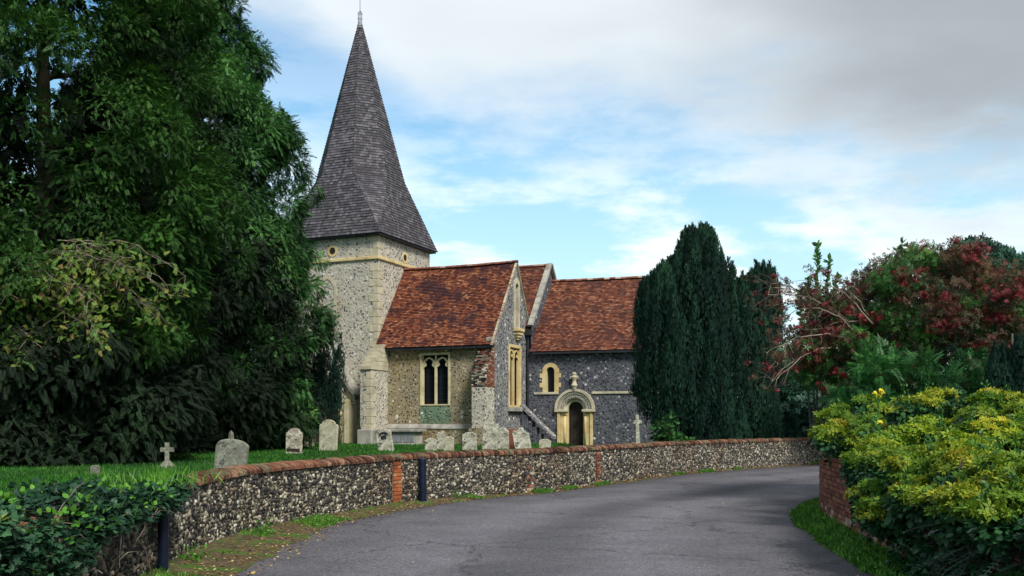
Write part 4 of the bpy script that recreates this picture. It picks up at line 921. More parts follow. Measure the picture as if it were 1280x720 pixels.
# ------------------------------------------------------------------ trees
def tree_empty(name, label, x, D, z=.45, cat='tree', group=None):
    return thing(name, label, cat, (px(x, D), D, z), 0, group)
EMI = np.array((-.0, -1, 0))
def cone_tree(o, prof, nb, nl, L, Wd, leaf, tmpl=TS, br=.95, droop=.55, core=True, tint=(0, 1), squash=1.0, zmin=.6, front=.72, lift=0, holes=()):
    """prof: list of (z, r). Boughs on the surface carry sprays; front share of boughs faces the lane"""
    lv = Leaves(); Z = [p[0] for p in prof]; Rr = [p[1] for p in prof]
    for i in range(nb):
        f = random.random()
        for _ in range(20):
            z = random.uniform(max(Z[0], zmin), Z[-1]); r = np.interp(z, Z, Rr)
            if random.random() < (r/max(Rr))**.8+.05: break
        an = random.uniform(0, 2*math.pi)
        if random.random() < front: an = random.uniform(math.pi*.98, math.pi*2.1)
        if any(abs(z-hz_) < hr and abs((an % (2*math.pi))-ha) < hw_ for hz_, ha, hr, hw_ in holes): continue
        rr = r*random.uniform(.78, 1.0)*(1+.10*math.sin(an*3+z*1.1)+.08*math.sin(an*5-z*2.1)); b = br*random.uniform(.55, 1.25)*min(1, .45+r/3)
        c = (math.cos(an)*(rr-b*.5), math.sin(an)*(rr-b*.5)*squash, z+lift)
        n = int(nl*(b/br)**1.6)
        d = (math.cos(an)*.8, math.sin(an)*.8, .15)
        q = random.choice((.55, .7, .85, 1.0, 1.2)); t_lo = tint[0]; t_hi = tint[0]+(tint[1]-tint[0])*random.choice((.45, .7, 1.0))
        cluster(lv, tmpl, c, (b, b, b*.75), int(n/(q**.9)), L*q, Wd*q, droop=droop*random.uniform(.4, 1.4), tint=(t_lo, t_hi), bias=d, out=.75, spread=random.uniform(.18, .45), nspread=.3)
    lv.build('crown', leaf, o)
    if core:
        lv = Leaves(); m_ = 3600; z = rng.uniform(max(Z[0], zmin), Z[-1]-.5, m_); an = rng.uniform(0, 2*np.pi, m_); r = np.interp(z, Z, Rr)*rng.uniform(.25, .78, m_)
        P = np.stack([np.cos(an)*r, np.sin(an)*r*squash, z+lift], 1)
        lv.add(*scatter(TS2, P, rdir(m_), rdir(m_), .55, .5, rng.uniform(0, .5, m_))); lv.build('inner_twigs', M_['darkwood'], o)  # near-black leaf sprays added inside the crown to stop light passing
def trunk(o, h, r0, limbs=6, reach=2, lean=(0, 0), m='bark'):
    ls = []
    for k in range(limbs):
        a = random.uniform(0, 6.28); z = h*random.uniform(.15, .85); rl = reach*random.uniform(.6, 1)*(1-.6*z/h)
        ls.append(limb((lean[0]*z/h, lean[1]*z/h, z), (lean[0]*z/h+math.cos(a)*rl, lean[1]*z/h+math.sin(a)*rl, z+rl*random.uniform(.1, .5)), r0*.3))
    trunk_mesh(h, r0, r0*.15, lean, limbs=ls).build('trunk', M_[m], o, smooth=True)
# large cypress to the right of the group
o = tree_empty('cypress_tree', 'tall green cypress with drooping sprays beside the church tower', 228, 43)
trunk(o, 20, .5, 34, 4.4)
cone_tree(o, [(.2, 4.6), (1.5, 5.5), (3.1, 5.9), (6.3, 6.0), (10.2, 5.65), (13.6, 5.0), (16.4, 3.7), (19, 2.6), (22, 1.6), (25, .2)], 820, 190, .32, .29, M_['cypress'], br=.95, holes=[(12.6, 4.35, 1.1, .16)])
# nearer left tree
o = tree_empty('conifer_tree', 'dark conifer filling the left edge, with bare olive branches low down', 55, 30)
trunk(o, 18, .45, 34, 4.0, m='soil')  # darker than bark: the shade under the crown is put into the trunk colour
cone_tree(o, [(2.4, 2.8), (3.6, 4.7), (6.2, 5.6), (10, 5.4), (13.7, 5.0), (16.8, 4.0), (20, 3), (22, .3)], 600, 215, .25, .22, M_['yew_olive'], br=.9, droop=.35, tint=(0, .62), zmin=2.3)
# bare arching olive branches in front (part of that conifer)
mb = MB(); lv = Leaves()
for k in range(60):
    a0 = (random.uniform(-1.9, 2.9), -3.9+random.uniform(-.4, .6), random.uniform(3.2, 6.4)); ln = random.uniform(1.4, 3.3); an = R(random.uniform(-60, 25)) if a0[0] > .2 else R(random.uniform(-150, -30))
    e = (a0[0]+math.cos(an)*ln, a0[1]+math.sin(an)*ln*.6-.3, a0[2]+random.uniform(-1.2, .3)); pts, rd = limb(a0, e, .022, .14, 8, .05); mb.tube(pts, rd, 4, False)
    for p in pts[2:]:
        for q in range(3):
            e2 = Vector(p)+Vector((random.uniform(-.5, .5), random.uniform(-.4, .2), random.uniform(-.5, .15))); pp, r2 = limb(p, e2, .008, .05, 4, .15); mb.tube(pp, [.007, .006, .005, .004], 3, False)
            if random.random() < .62:
                P = np.array([e2]*5)+rng.normal(size=(5, 3))*.12; lv.add(*scatter(TS2, P, rng.normal(size=(5, 3))+np.array((.2, -.4, -.5)), np.array([(0, -.5, 1)]*5)+rng.normal(size=(5, 3))*.3, rng.uniform(.14, .26, 5), rng.uniform(.12, .2, 5), rng.uniform(.55, 1, 5)))
mb.build('bare_branches', M_['twig'], o); lv.build('olive_foliage', M_['yew_olive'], o)
# dark trees added behind against bright gaps; the low one stands in for shade
for lab, x, D, pr, nb, zmin in (('low dark evergreen added to stand for shade under the left conifer, hiding its trunk', 10, 29, [(.0, 4.8), (1.5, 5.0), (3.5, 4.6), (5, 3.0), (6.5, .3)], 200, .05),
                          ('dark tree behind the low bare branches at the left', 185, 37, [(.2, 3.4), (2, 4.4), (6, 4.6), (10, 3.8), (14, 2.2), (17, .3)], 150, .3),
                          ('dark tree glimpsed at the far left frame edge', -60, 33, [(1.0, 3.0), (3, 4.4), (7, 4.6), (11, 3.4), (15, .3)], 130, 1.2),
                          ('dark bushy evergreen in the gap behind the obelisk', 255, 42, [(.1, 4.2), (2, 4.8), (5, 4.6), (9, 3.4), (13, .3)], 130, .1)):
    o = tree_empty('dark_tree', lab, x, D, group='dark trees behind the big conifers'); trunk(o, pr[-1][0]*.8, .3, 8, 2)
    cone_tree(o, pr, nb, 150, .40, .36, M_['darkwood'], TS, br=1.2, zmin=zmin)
o = tree_empty('columnar_yew', 'narrow dark yew squeezed between the big cypress and the tower', 405, 46.5); 
trunk(o, 6, .2, 4, .6)
def plumes(lv, P, H, Rr, n, L, Wd, tint, outd=None):
    for (x, y, z), h, r in zip(P, H, Rr):
        f = rng.uniform(0, 1, n)**.8; an = rng.uniform(0, 2*np.pi, n); rr = r*(1-f**2.2)*rng.uniform(.75, 1.1, n)*np.minimum(1, .5+f*2)
        Q = np.stack([x+np.cos(an)*rr, y+np.sin(an)*rr, z+f*h], 1); A = np.stack([np.cos(an)*.42, np.sin(an)*.42, np.full(n, 1.0)], 1)+rng.normal(size=(n, 3))*.16
        Nn = np.stack([np.cos(an), np.sin(an), 0*an+.2], 1); b = random.uniform(*tint)
        lv.add(*scatter(TS2, Q, A, Nn+rng.normal(size=(n, 3))*.2, rng.uniform(.6, 1.4, n)*L, rng.uniform(.7, 1.3, n)*Wd, np.clip(b*.75+rng.uniform(0, .22, n)+f*.2-.05, 0, 1)))
lv = Leaves(); P = []; H = []; Q = []
for k in range(26):
    x = random.uniform(-.9, .9); P.append((x, random.uniform(-.6, .6), random.uniform(0, 3.0))); H.append(random.uniform(2.2, 3.6)*(1.15 if abs(x-.3) < .5 else .85)); Q.append(random.uniform(.25, .4))
H = [min(h, (7.3 if p[0] < .35 else 5.8)-p[2]) for h, p in zip(H, P)]
plumes(lv, P, H, Q, 200, .17, .12, (0, .5)); lv.build('crown', M_['irish'], o)
# big Irish yew in front of the chancel
DY = 41.0; o = tree_empty('irish_yew', 'broad dark blue-green yew of many upright plumes in front of the chancel', 885, DY); s_ = DY/1200
trunk(o, 4.5, .35, 10, 1.8)
lv = Leaves(); P = []; H = []; Q = []
outl_x = [795, 800, 812, 825, 840, 852, 868, 888, 897, 908, 918, 930, 940, 955, 966, 975]
outl_y = [400, 352, 342, 330, 322, 292, 282, 284, 316, 322, 350, 346, 334, 328, 340, 375]
bot_x = [795, 805, 815, 830, 850, 975]; bot_y = [470, 500, 520, 545, 556, 556]
def add_pl(xp, topy, h, yo, r=.3):
    X = (xp-885)*s_; zt_ = pz(topy, DY)-.45; P.append((X, yo, zt_-h)); H.append(h); Q.append(r)
for k in range(130):   # silhouette plumes
    xp = 797+176*(k+random.random())/130; ty = np.interp(xp, outl_x, outl_y)+random.uniform(0, 14)*(random.random()); add_pl(xp, ty, random.uniform(1.8, 3.0), random.uniform(-.6, .6), random.uniform(.26, .36))
for xp, ty in ((858, 283), (866, 281), (874, 284), (884, 281), (890, 285), (900, 313), (838, 322), (826, 330), (816, 340), (804, 350), (944, 328), (950, 332), (960, 330), (968, 336), (926, 342)): add_pl(xp, ty, 2.2, random.uniform(-.3, .3), .2)
for k in range(330):   # body
    an = random.uniform(-math.pi, math.pi)
    if random.random() < .75: an = random.uniform(-math.pi*1.0, 0)
    xp = 885+math.cos(an)*random.uniform(70, 88); xp = min(max(xp, 799), 972); ty = np.interp(xp, outl_x, outl_y); by = np.interp(xp, bot_x, bot_y)
    yy = ty+(by-ty)*random.random()**1.1*.92+8; depth = math.sin(an)*2.4; sh = random.uniform(.82, 1)
    if random.random() < .5: xp = 885+(xp-885)*random.uniform(0, 1); ty = np.interp(xp, outl_x, outl_y); yy = max(yy, ty+14)
    h = random.uniform(1.5, 3.0); zt_ = pz(yy, DY)-.45; h = min(h, zt_-max(0, pz(np.interp(xp, bot_x, bot_y), DY)-.45)+.5)
    if h < .5: continue
    hfrac = (zt_)/9.0; add_pl(xp, yy, h, (-abs(depth) if an < 0 else depth)*sh*(1-.45*hfrac**2), random.uniform(.28, .45))
plumes(lv, P, H, Q, 280, .16, .085, (0, .8)); lv.build('crown', M_['irish'], o)
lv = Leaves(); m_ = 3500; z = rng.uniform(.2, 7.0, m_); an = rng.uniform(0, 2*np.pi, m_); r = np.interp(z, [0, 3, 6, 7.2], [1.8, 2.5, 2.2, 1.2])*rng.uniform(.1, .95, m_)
lv.add(*scatter(TS2, np.stack([np.cos(an)*r, np.sin(an)*r*.75, z], 1), rdir(m_)+np.array((0, 0, .6)), rdir(m_), .5, .45, rng.uniform(0, .3, m_))); lv.build('inner_twigs', M_['darkwood'], o)  # dark leaves added within the yew so its inside stays opaque and dark
# elder bush at its foot
o = tree_empty('elder_bush', 'small light green bush growing at the foot of the broad yew', 846, 37.5, cat='bush'); lv = Leaves()
for k in range(9): cluster(lv, TO, (random.uniform(-.7, .7), random.uniform(-.3, .3), random.uniform(.3, 1.3)), (.35, .3, .3), 60, .16, .2, tint=(.0, .6))
lv.build('foliage', M_['green'], o); mb = MB()
for k in range(6): mb.tube(*limb((0, 0, -.05), (random.uniform(-.7, .7), random.uniform(-.2, .2), 1.3), .025), 5)
mb.build('stem', M_['bark'], o)
# ------------------------------------------------------------------ right side planting
BZ = 1.1
def shrub(name, label, cat, x, D, z, blobs, tmpl, m, n, L, Wd, droop=.1, up=.3, tint=(0, 1), stem=True, group=None, bias=(0, -.5, .3), shell=(.65, 1.05), spread=.6, ret=False):
    o = tree_empty(name, label, x, D, z, cat, group); lv = Leaves()
    for bx, by, bz, br in blobs: cluster(lv, tmpl, (bx, by, bz), (br, br, br*.8), int(n*(br**1.7)), L, Wd, droop=droop, up=up, tint=tint, bias=bias, shell=shell, spread=spread)
    lv.build('foliage', m, o)
    if stem:
        mb = MB()
        for bx, by, bz, br in random.sample(blobs, min(len(blobs), 10)): mb.tube(*limb((bx*.15, by*.15, -.05), (bx, by, bz), .035, .08), 5)
        mb.build('stem', M_['bark'], o)
    return o
def blobs_at(D0, x0, items):   # items: (px x, px y, D, r)
    return [(px(x, D)-px(x0, D0), D-D0, pz(y, D)-BZ, r) for x, y, D, r in items]
# big background trees right
o = tree_empty('broadleaf_tree', 'rounded grey-green tree top rising behind the red-berried tree', 1228, 36, 1.0); trunk(o, 6, .3, 9, 2)
lv = Leaves()
for x, y, r in ((1200, 325, .8), (1225, 318, .8), (1250, 330, .9), (1270, 345, .9), (1235, 350, 1.2), (1200, 360, 1.2), (1265, 380, 1.2), (1290, 370, 1.2), (1170, 370, 1.0), (1240, 410, 1.6), (1190, 420, 1.5), (1290, 430, 1.5), (1140, 420, 1.4), (1100, 430, 1.3), (1060, 450, 1.3), (1320, 400, 1.4)):
    cluster(lv, TR, (px(x, 36)-px(1228, 36), random.uniform(-.8, .8), pz(y, 36)-1.0), (r, r, r*.85), int(520*r**1.5), .17, .17, tint=(0, .6), bias=(0, -.5, .2))
lv.build('crown', M_['bluegreen'], o)
o = tree_empty('dark_tree', 'dark evergreen mass between the broad yew and the berry tree', 1010, 44, .45); trunk(o, 4, .25, 6, 1.5)
lv = Leaves()
for x, y, r in ((985, 500, 1.5), (1010, 470, 1.4), (1045, 440, 1.4), (990, 440, 1.0), (1040, 500, 1.6), (1090, 470, 1.8), (1150, 470, 1.8), (1210, 470, 1.8), (960, 530, 1.0), (1005, 535, 1.2), (1075, 420, 1.2), (1110, 400, 1.2)):
    cluster(lv, TS2, (px(x, 44)-px(1010, 44), random.uniform(-.5, .8), pz(y, 44)-.45), (r*1.15, r*.9, r*.95), int(400*r**1.6), .35, .3, tint=(0, 1))
lv.build('crown', M_['darkwood'], o)
# red-berried tree
DB = 21; ox = 1165; o = tree_empty('berry_tree', 'spreading tree with clusters of crimson berries above the yellow-green shrubs', ox, DB, BZ)
items = []
poly_x = [985, 1010, 1040, 1080, 1110, 1140, 1170, 1200, 1230, 1260, 1290, 1330]; poly_top = [380, 355, 352, 338, 322, 306, 304, 304, 316, 332, 345, 370]
for k in range(135):
    x = random.uniform(1000, 1330); tp = np.interp(x, poly_x, poly_top); y = random.uniform(tp+14, min(475, tp+150)); items.append((x, y, DB+random.uniform(-1.6, 1.6), random.uniform(.30, .60)))
bl = blobs_at(DB, ox, items); lv = Leaves(); lg = Leaves(); lb = Leaves()
for (bx, by, bz, br), it in zip(bl, items):
    tgt = lg if random.random() < (.36 if it[1] < 395 else .65) else lv
    cluster(tgt, TR, (bx, by, bz), (br, br, br*.8), int(620*br**1.3*(.75 if tgt is lv else 1)), .07, .07, droop=.2, tint=(0, 1), shell=(.3, 1.1), spread=.9)
    nb_ = random.choice((0, 0, 1, 1, 2))
    for q in range(nb_):
        cbx = (bx+random.uniform(-.35, .35), by-br*.55+random.uniform(-.2, .1), bz+random.uniform(-.35, .35)); rr = random.uniform(.10, .30)
        cluster(lb, TR, cbx, (rr*1.3, rr, rr*.8), int(330*rr), .05, .05, droop=.2, tint=(0, 1), shell=(.1, 1.1), spread=1)
lv.build('red_foliage', M_['redleaf'], o); lg.build('green_foliage', M_['green'], o)
ls = []; base = Vector((0, 0, 0))
for k in range(26):
    b_ = bl[random.randrange(len(bl))]; ls.append(limb((random.uniform(-.3, .3), 0, random.uniform(.6, 1.4)), (b_[0], b_[1], b_[2]), .05, .12, 8, .05))
trunk_mesh(1.9, .16, .09, limbs=ls).build('trunk', M_['bark'], o, smooth=True)
mb = MB(); lv2 = Leaves()   # pale arching outer twigs, with berries
arch = [((1075, 420), (942, 452)), ((1080, 400), (945, 380)), ((1060, 395), (950, 360)), ((1090, 430), (985, 425)), ((1100, 400), (1010, 350)), ((1060, 430), (960, 470)), ((1110, 420), (1030, 470)), ((1150, 380), (1075, 345)), ((1130, 440), (1060, 500)), ((1150, 420), (1160, 470)), ((1085, 415), (1000, 395)), ((1180, 400), (1240, 440)), ((1100, 380), (1050, 360)), ((1120, 400), (990, 440))]
for (x0_, y0_), (x1_, y1_) in arch+arch[:6]:
    D1 = DB-1.5+random.uniform(-.6, .6); a = (px(x0_+random.uniform(-8, 8), D1)-px(ox, DB), D1-DB+.6, pz(y0_, D1)-BZ); e = (px(x1_+random.uniform(-6, 14), D1)-px(ox, DB), D1-DB-.3, pz(y1_+random.uniform(-12, 12), D1)-BZ)
    pts, rd = limb(a, e, .022, .10, 12, .025); mb.tube(pts, rd, 5, False)
    for p in pts[2:]:
        for q in range(2):
            e2 = Vector(p)+Vector((random.uniform(-.45, .1), random.uniform(-.2, .2), random.uniform(-.35, .25))); pp, r2 = limb(p, e2, .006, .1, 4, .1); mb.tube(pp, [.006, .005, .004, .003], 3, False)
            if random.random() < .28: cluster(lb, TR, e2, (.09, .07, .08), 12, .04, .04, tint=(0, 1), shell=(.1, 1.1), spread=1)
            elif random.random() < .7: cluster(lv2, TR, e2, (.10, .08, .10), 7, .06, .06, tint=(0, .8))
mb.build('arching_twigs', M_['twig'], o); lb.build('berries', M_['berry'], o); lv2.build('outer_foliage', M_['redleaf'], o)
# leafy upright shoots (magnolia-like) poking above
for x, yt, D, lab in ((1022, 305, 22.5, 'tall leafy green shoots left of the berry tree top'), (1127, 302, 23, 'short leafy tip rising at the middle of the berry tree')):
    o = tree_empty('leafy_sapling', lab, x, D, BZ, 'sapling'); mb = MB(); lv = Leaves(); h = pz(yt, D)-BZ
    for k, (dx, hh) in enumerate(((0, 1), (.25, .93), (-.2, .84), (.42, .84), (-.4, .76), (.6, .72)) if x < 1100 else ((0, 1), (.15, .97), (-.12, .96))):
        pts, rd = limb((dx*.3, 0, 0), (dx*1.05, 0, h*hh), .03, .0, 9, .008); mb.tube(pts, rd, 5)
        P = []; 
        for f in np.linspace(.4, 1, 60): i = f*(len(pts)-1); i0 = int(min(i, len(pts)-2)); P += [Vector(pts[i0]).lerp(Vector(pts[i0+1]), i-i0)]*3
        P = np.array(P); A = rdir(len(P))*.8+np.array((0, 0, .7)); lv.add(*scatter(TO, P, A, rdir(len(P)), rng.uniform(.10, .17, len(P)), rng.uniform(.08, .13, len(P)), rng.uniform(.3, 1, len(P))))
    mb.build('stem', M_['bark'], o); lv.build('foliage', M_['green'], o)
# fern-leaved shrubs (sumac) in the middle
items = [(x, y, 18.5+random.uniform(-.8, .8), random.uniform(.22, .40)) for x, y in ((1092, 462), (1112, 480), (1130, 470), (1150, 486), (1178, 480), (1098, 448), (1150, 460), (1200, 470), (1215, 485), (1190, 496), (1078, 486), (1060, 500), (1100, 500), (1135, 502), (1230, 496), (1165, 504), (1045, 498), (1215, 455), (1118, 458), (1085, 462))]
shrub('sumac_bush', 'bright green feathery-leaved bush below the berry tree', 'bush', 1145, 18.5, BZ, blobs_at(18.5, 1145, items), TF, M_['fern'], 560, .26, .26, droop=.4, up=.1, shell=(.3, 1))
items = [(x, y, 41+random.uniform(-.8, .8), random.uniform(.8, 1.15)) for x, y in ((975, 455), (990, 480), (1005, 505), (1000, 450), (1015, 530), (995, 530), (985, 505), (1025, 480), (1020, 455), (1035, 510), (1005, 548), (1030, 535))]
shrub('laurel_bush', 'blue-green bush rising behind the far end of the flint wall', 'bush', 1005, 41, .45, [(a, b_, c_+BZ-.45, d) for a, b_, c_, d in blobs_at(41, 1005, items)], TR, M_['bluegreen'], 330, .16, .16, droop=.2)
# dark yew at the right edge
o = tree_empty('conical_yew', 'dark rounded conifer at the right edge above the yellow-green shrubs', 1265, 17, BZ); trunk(o, 2.2, .1, 3, .3); lv = Leaves(); P = []; H = []; Q = []
for k in range(60):
    a = random.uniform(0, 6.28); r = random.uniform(.1, .42); tp = pz(402, 17)-BZ; P.append((math.cos(a)*r, math.sin(a)*r, random.uniform(0, tp-.8-r*.6))); H.append(random.uniform(.7, .85)); Q.append(random.uniform(.12, .2))
plumes(lv, P, H, Q, 190, .085, .06, (.1, .8)); lv.build('crown', M_['irish'], o)
# yellow-green mounds above and over the wall
def gpt(y): i = int(np.argmin(np.abs(GQ[:, 1]-y)+(GQ[:, 1] > 25)*99)); return GQ[i]
bank = []
for name, lab, xs, Dr, yr, nn in (('yellow_shrub', 'yellow-green shrub at the far corner of the brick wall', (1032, 1110), (14.5, 17.3), (512, 560), 46),
                              ('yellow_shrub', 'yellow-green shrub in the back row under the sumac', (1120, 1290), (12.8, 15), (506, 548), 60),
                              ('yellow_shrub', 'broad yellow-green shrub draped over the middle of the brick wall', (1092, 1200), (10.4, 13), (556, 634), 120),
                              ('yellow_shrub', 'yellow-green shrub sprawling across the right edge of the view', (1180, 1320), (8.9, 11), (552, 650), 120)):
    items = []
    for k in range(nn):
        x = xs[0]+(xs[1]-xs[0])*random.random(); D = random.uniform(*Dr); y = yr[0]+(yr[1]-yr[0])*(1-(D-Dr[0])/(Dr[1]-Dr[0]))+random.uniform(-20, 18); items.append((x, y, D, random.uniform(.10, .24)))
    x0_ = sum(xs)/2; D0 = sum(Dr)/2; bl = blobs_at(D0, x0_, items); o = tree_empty(name, lab, x0_, D0, BZ, 'bush', 'yellow-green shrubs over the brick wall')
    yl = {(1092, 1200): (10.3, 12.3, 40, 1.02), (1180, 1320): (7.6, 10.3, 80, .74)}.get(xs)
    if yl:   # growth spilling over the wall top
        for k in range(yl[2]):
            yy = random.uniform(yl[0], yl[1]); g = gpt(yy); f = random.random(); bl.append((g[0]+.15-.5*f+random.uniform(-.04, .04)-px(x0_, D0), yy-D0, GH+.16-f*(GH-yl[3])+random.uniform(-.05, .05)-BZ, random.uniform(.09, .18)))
    lv = Leaves(); li = Leaves(); sh9 = Leaves()
    for bx, by, bz, br in bl:
        if random.random() < .74: cluster(lv, TR, (bx, by, bz), (br*1.3, br*1.2, br*.6), int(1150*br), .062, .062, droop=.1, up=.6, out=.6, tint=random.choice(((0, .5), (.3, 1), (0, .75))), bias=(0, -.1, .8), shell=(.4, 1.05), spread=.6)
        cluster(li, TO, (bx, by, bz-.10), (br*1.3, br*1.2, br*1.0), int(800*br), .065, .09, droop=.3, tint=(0, 1), bias=(0, -.4, 0), shell=(.5, 1))
    lv.build('flower_heads', M_['yellowgreen'], o); li.build('leaves', M_['ivydark'], o); mb = MB()
    for bx, by, bz, br in sorted(bl, key=lambda q: math.hypot(q[0], q[1]))[:9]: mb.tube(*limb((0, .1, -.2), (bx, by+.1, bz-.1), .006, .03), 4)
    for bx, by, bz, br in random.sample(bl, 14):   # upright leafy shoots
        hh = random.uniform(.12, .3); n9 = 22; P9 = np.stack([bx+rng.normal(0, .02, n9), by+rng.normal(0, .02, n9), bz+br*.4+rng.uniform(0, hh, n9)], 1); sh9.add(*scatter(TB, P9, rdir(n9)*.7+np.array((0, 0, .7)), rdir(n9), .06, .03, rng.uniform(.2, .9, n9)))
    sh9.build('shoots', M_['green'], o)
    mb.build('stem', M_['bark'], o)
# ivy hanging on the brick wall (near part)
o = thing('ivy', 'dark large-leaved ivy hanging down the near part of the brick wall', 'ivy', (4.6, 11, 0)); lv = Leaves()
for k in range(300):
    y = random.uniform(4.5, 13.4); g = gpt(y); lo = .05 if y < 10.2 else .05+.28*(y-10.2); z = random.uniform(min(lo, .8), .95 if y < 10.5 else 1.12); bulge = random.uniform(.05, .28)*(1 if y < 11 else .5)
    cluster(lv, TI, (g[0]-bulge-4.6, y-11, z), (.13, .17, .13), 34, .058, .066, droop=.5, tint=(0, .9), bias=(-.8, -.4, .1), shell=(.4, 1), spread=.5)
lv.build('leaves', M_['ivydark'], o); mb = MB()
for k in range(20):
    y = random.uniform(5, 14); g = gpt(y); mb.tube([(g[0]-.06-4.6, y-11, 1.3), (g[0]-.09-4.6, y-11+random.uniform(-.3, .3), .7), (g[0]-.07-4.6, y-11+random.uniform(-.4, .4), .1)], .008, 4)
mb.build('stem', M_['bark'], o)
# feathery cotoneaster, lower right
o = thing('cotoneaster', 'grey-green bush of herringbone sprays at the lower right corner', 'bush', (4.05, 8.2, .0)); lv = Leaves(); mb = MB()
for k in range(100):
    a0 = Vector((random.uniform(.1, .45), random.uniform(-1.2, .9), random.uniform(.35, .78))); e = a0+Vector((random.uniform(-.75, -.1), random.uniform(-.5, .3), random.uniform(-.65, .15))); pts, rd = limb(a0, e, .007, .12, 7, .03); mb.tube(pts, [.006]*7, 3, False)
    P = np.array([Vector(pts[i]).lerp(Vector(pts[i+1]), f) for i in range(6) for f in (0, .33, .66)]); P = np.repeat(P, 2, 0); d = np.array(e-a0); sd = np.cross(d, (0, 0, 1)); sg = np.tile((1, -1), len(P)//2)[:, None]
    lv.add(*scatter(TB, P, sd*sg+d*.5+rng.normal(size=P.shape)*.1, np.tile((0., -.3, 1.), (len(P), 1)), .05, .032, rng.uniform(.2, .9, len(P))))
lv.build('foliage', M_['bluegreen'], o); mb.build('stem', M_['bark'], o)
# tall yellow-flowered stalk
X = px(1098, 13.3); o = thing('flower_stalk', 'tall stalk with yellow trumpet flowers above the yellow-green shrubs', 'flower', (X, 13.3, BZ)); H1 = pz(487, 13.3)-BZ
mb = MB(); mb.tube([(0, 0, -.1), (.01, 0, H1*.5), (0, 0, H1)], [.010, .008, .005], 6); mb.build('stem', M_['green'], o)
lv = Leaves(); P = np.array([(0.0, 0, z) for z in np.linspace(0.05, H1*.92, 46)]); A = rdir(46)*.6+np.array((0, 0, .5)); lv.add(*scatter(TB, P, A, rdir(46), .10, .035, rng.uniform(.4, 1, 46))); lv.build('leaves', M_['weed'], o)
for dx, dz in ((-.07, -.02), (.0, -.06), (.075, -.015), (.02, -.42), (-.22, -.62), (.045, .02)):
    lv = Leaves(); n = 6; a = np.linspace(0, 2*np.pi, n, endpoint=False); A = np.stack([np.cos(a)*.45+dx*5, np.sin(a)*.45-.3, np.full(n, -.55)], 1); lv.add(*scatter(TB, np.tile((dx*.5, 0, H1+dz), (n, 1)), A, rdir(n), .075, .045, rng.uniform(0, 1, n))); lv.build('bloom', M_['petal'], o)
# ------------------------------------------------------------------ left ivy over the wall
o = thing('ivy', 'blue-green ivy bank smothering the near end of the flint wall', 'ivy', (-3.7, 8, 0)); lv = Leaves(); lk = Leaves()
for k in range(400):
    y = random.uniform(2.0, 10.9); i = int(np.argmin(np.abs(WQ[:, 1]-y))); wx_ = WQ[i, 0]
    f = random.random()
    if f < .55: x = wx_+random.uniform(-.9, .12); z = random.uniform(.74, .95)+(.06 if y < 8.5 else 0)+.07*math.sin(y*5.1)*math.sin(x*6.3)
    else:
        x = wx_+random.uniform(.02, .2); lo = np.interp(y, [2, 7, 8, 9, 10.3, 10.9], [0, .15, .6, .76, .72, .82]); z = random.uniform(lo, .95)
    cluster(lv, TI, (x+3.7, y-8, z), (.16, .16, .11), 46, .062, .066, droop=.3, tint=(0, 1) if random.random() < .3 else (0, .8), bias=(.5, -.5, .4), shell=(.4, 1.0), spread=.5)
for k in range(14):   # strand by the post
    z = random.uniform(.15, .95); cluster(lv, TI, (-3.90+3.7+random.uniform(-.12, .0), 10.05-8+random.uniform(-.15, .1), z), (.1, .1, .1), 14, .055, .06, droop=.5, tint=(0, .8))
lv.build('leaves', M_['ivy'], o)
for k in range(60):
    y = random.uniform(2.5, 9.9); x = -3.6+random.uniform(-.5, .3); cluster(lk, TO, (x+3.7, y-8, random.uniform(.8, 1.04)), (.13, .13, .1), 12, .055, .06, up=.6, tint=(.3, 1))
lk.build('light_leaves', M_['weed'], o); mb = MB()
for k in range(90):
    y = random.uniform(4.5, 9.4); a0 = Vector((.05+random.uniform(0, .12), y-8, random.uniform(.1, .8))); e = a0+Vector((random.uniform(-.05, .12), random.uniform(-.6, .6), random.uniform(-.5, .4))); pts, rd = limb(a0, e, .006, .15, 6, .05); mb.tube(pts, [.006, .006, .005, .004, .004, .003], 3, False)
mb.build('dry_twigs', M_['twig'], o)
o = thing('grass_clump', 'dry seeding grass and weeds where ivy meets the brick coping', 'weeds', (-3.95, 10.7, .95)); lv = Leaves(); n = 500
P = np.stack([rng.normal(0, .22, n), rng.normal(0, .35, n), rng.uniform(0, .05, n)], 1); lv.add(*scatter(TB, P, rng.normal(size=(n, 3))*.45+np.array((0, 0, 1)), rdir(n), rng.uniform(.08, .24, n), .012, rng.uniform(.2, 1, n))); lv.build('blades', M_['weed'], o)
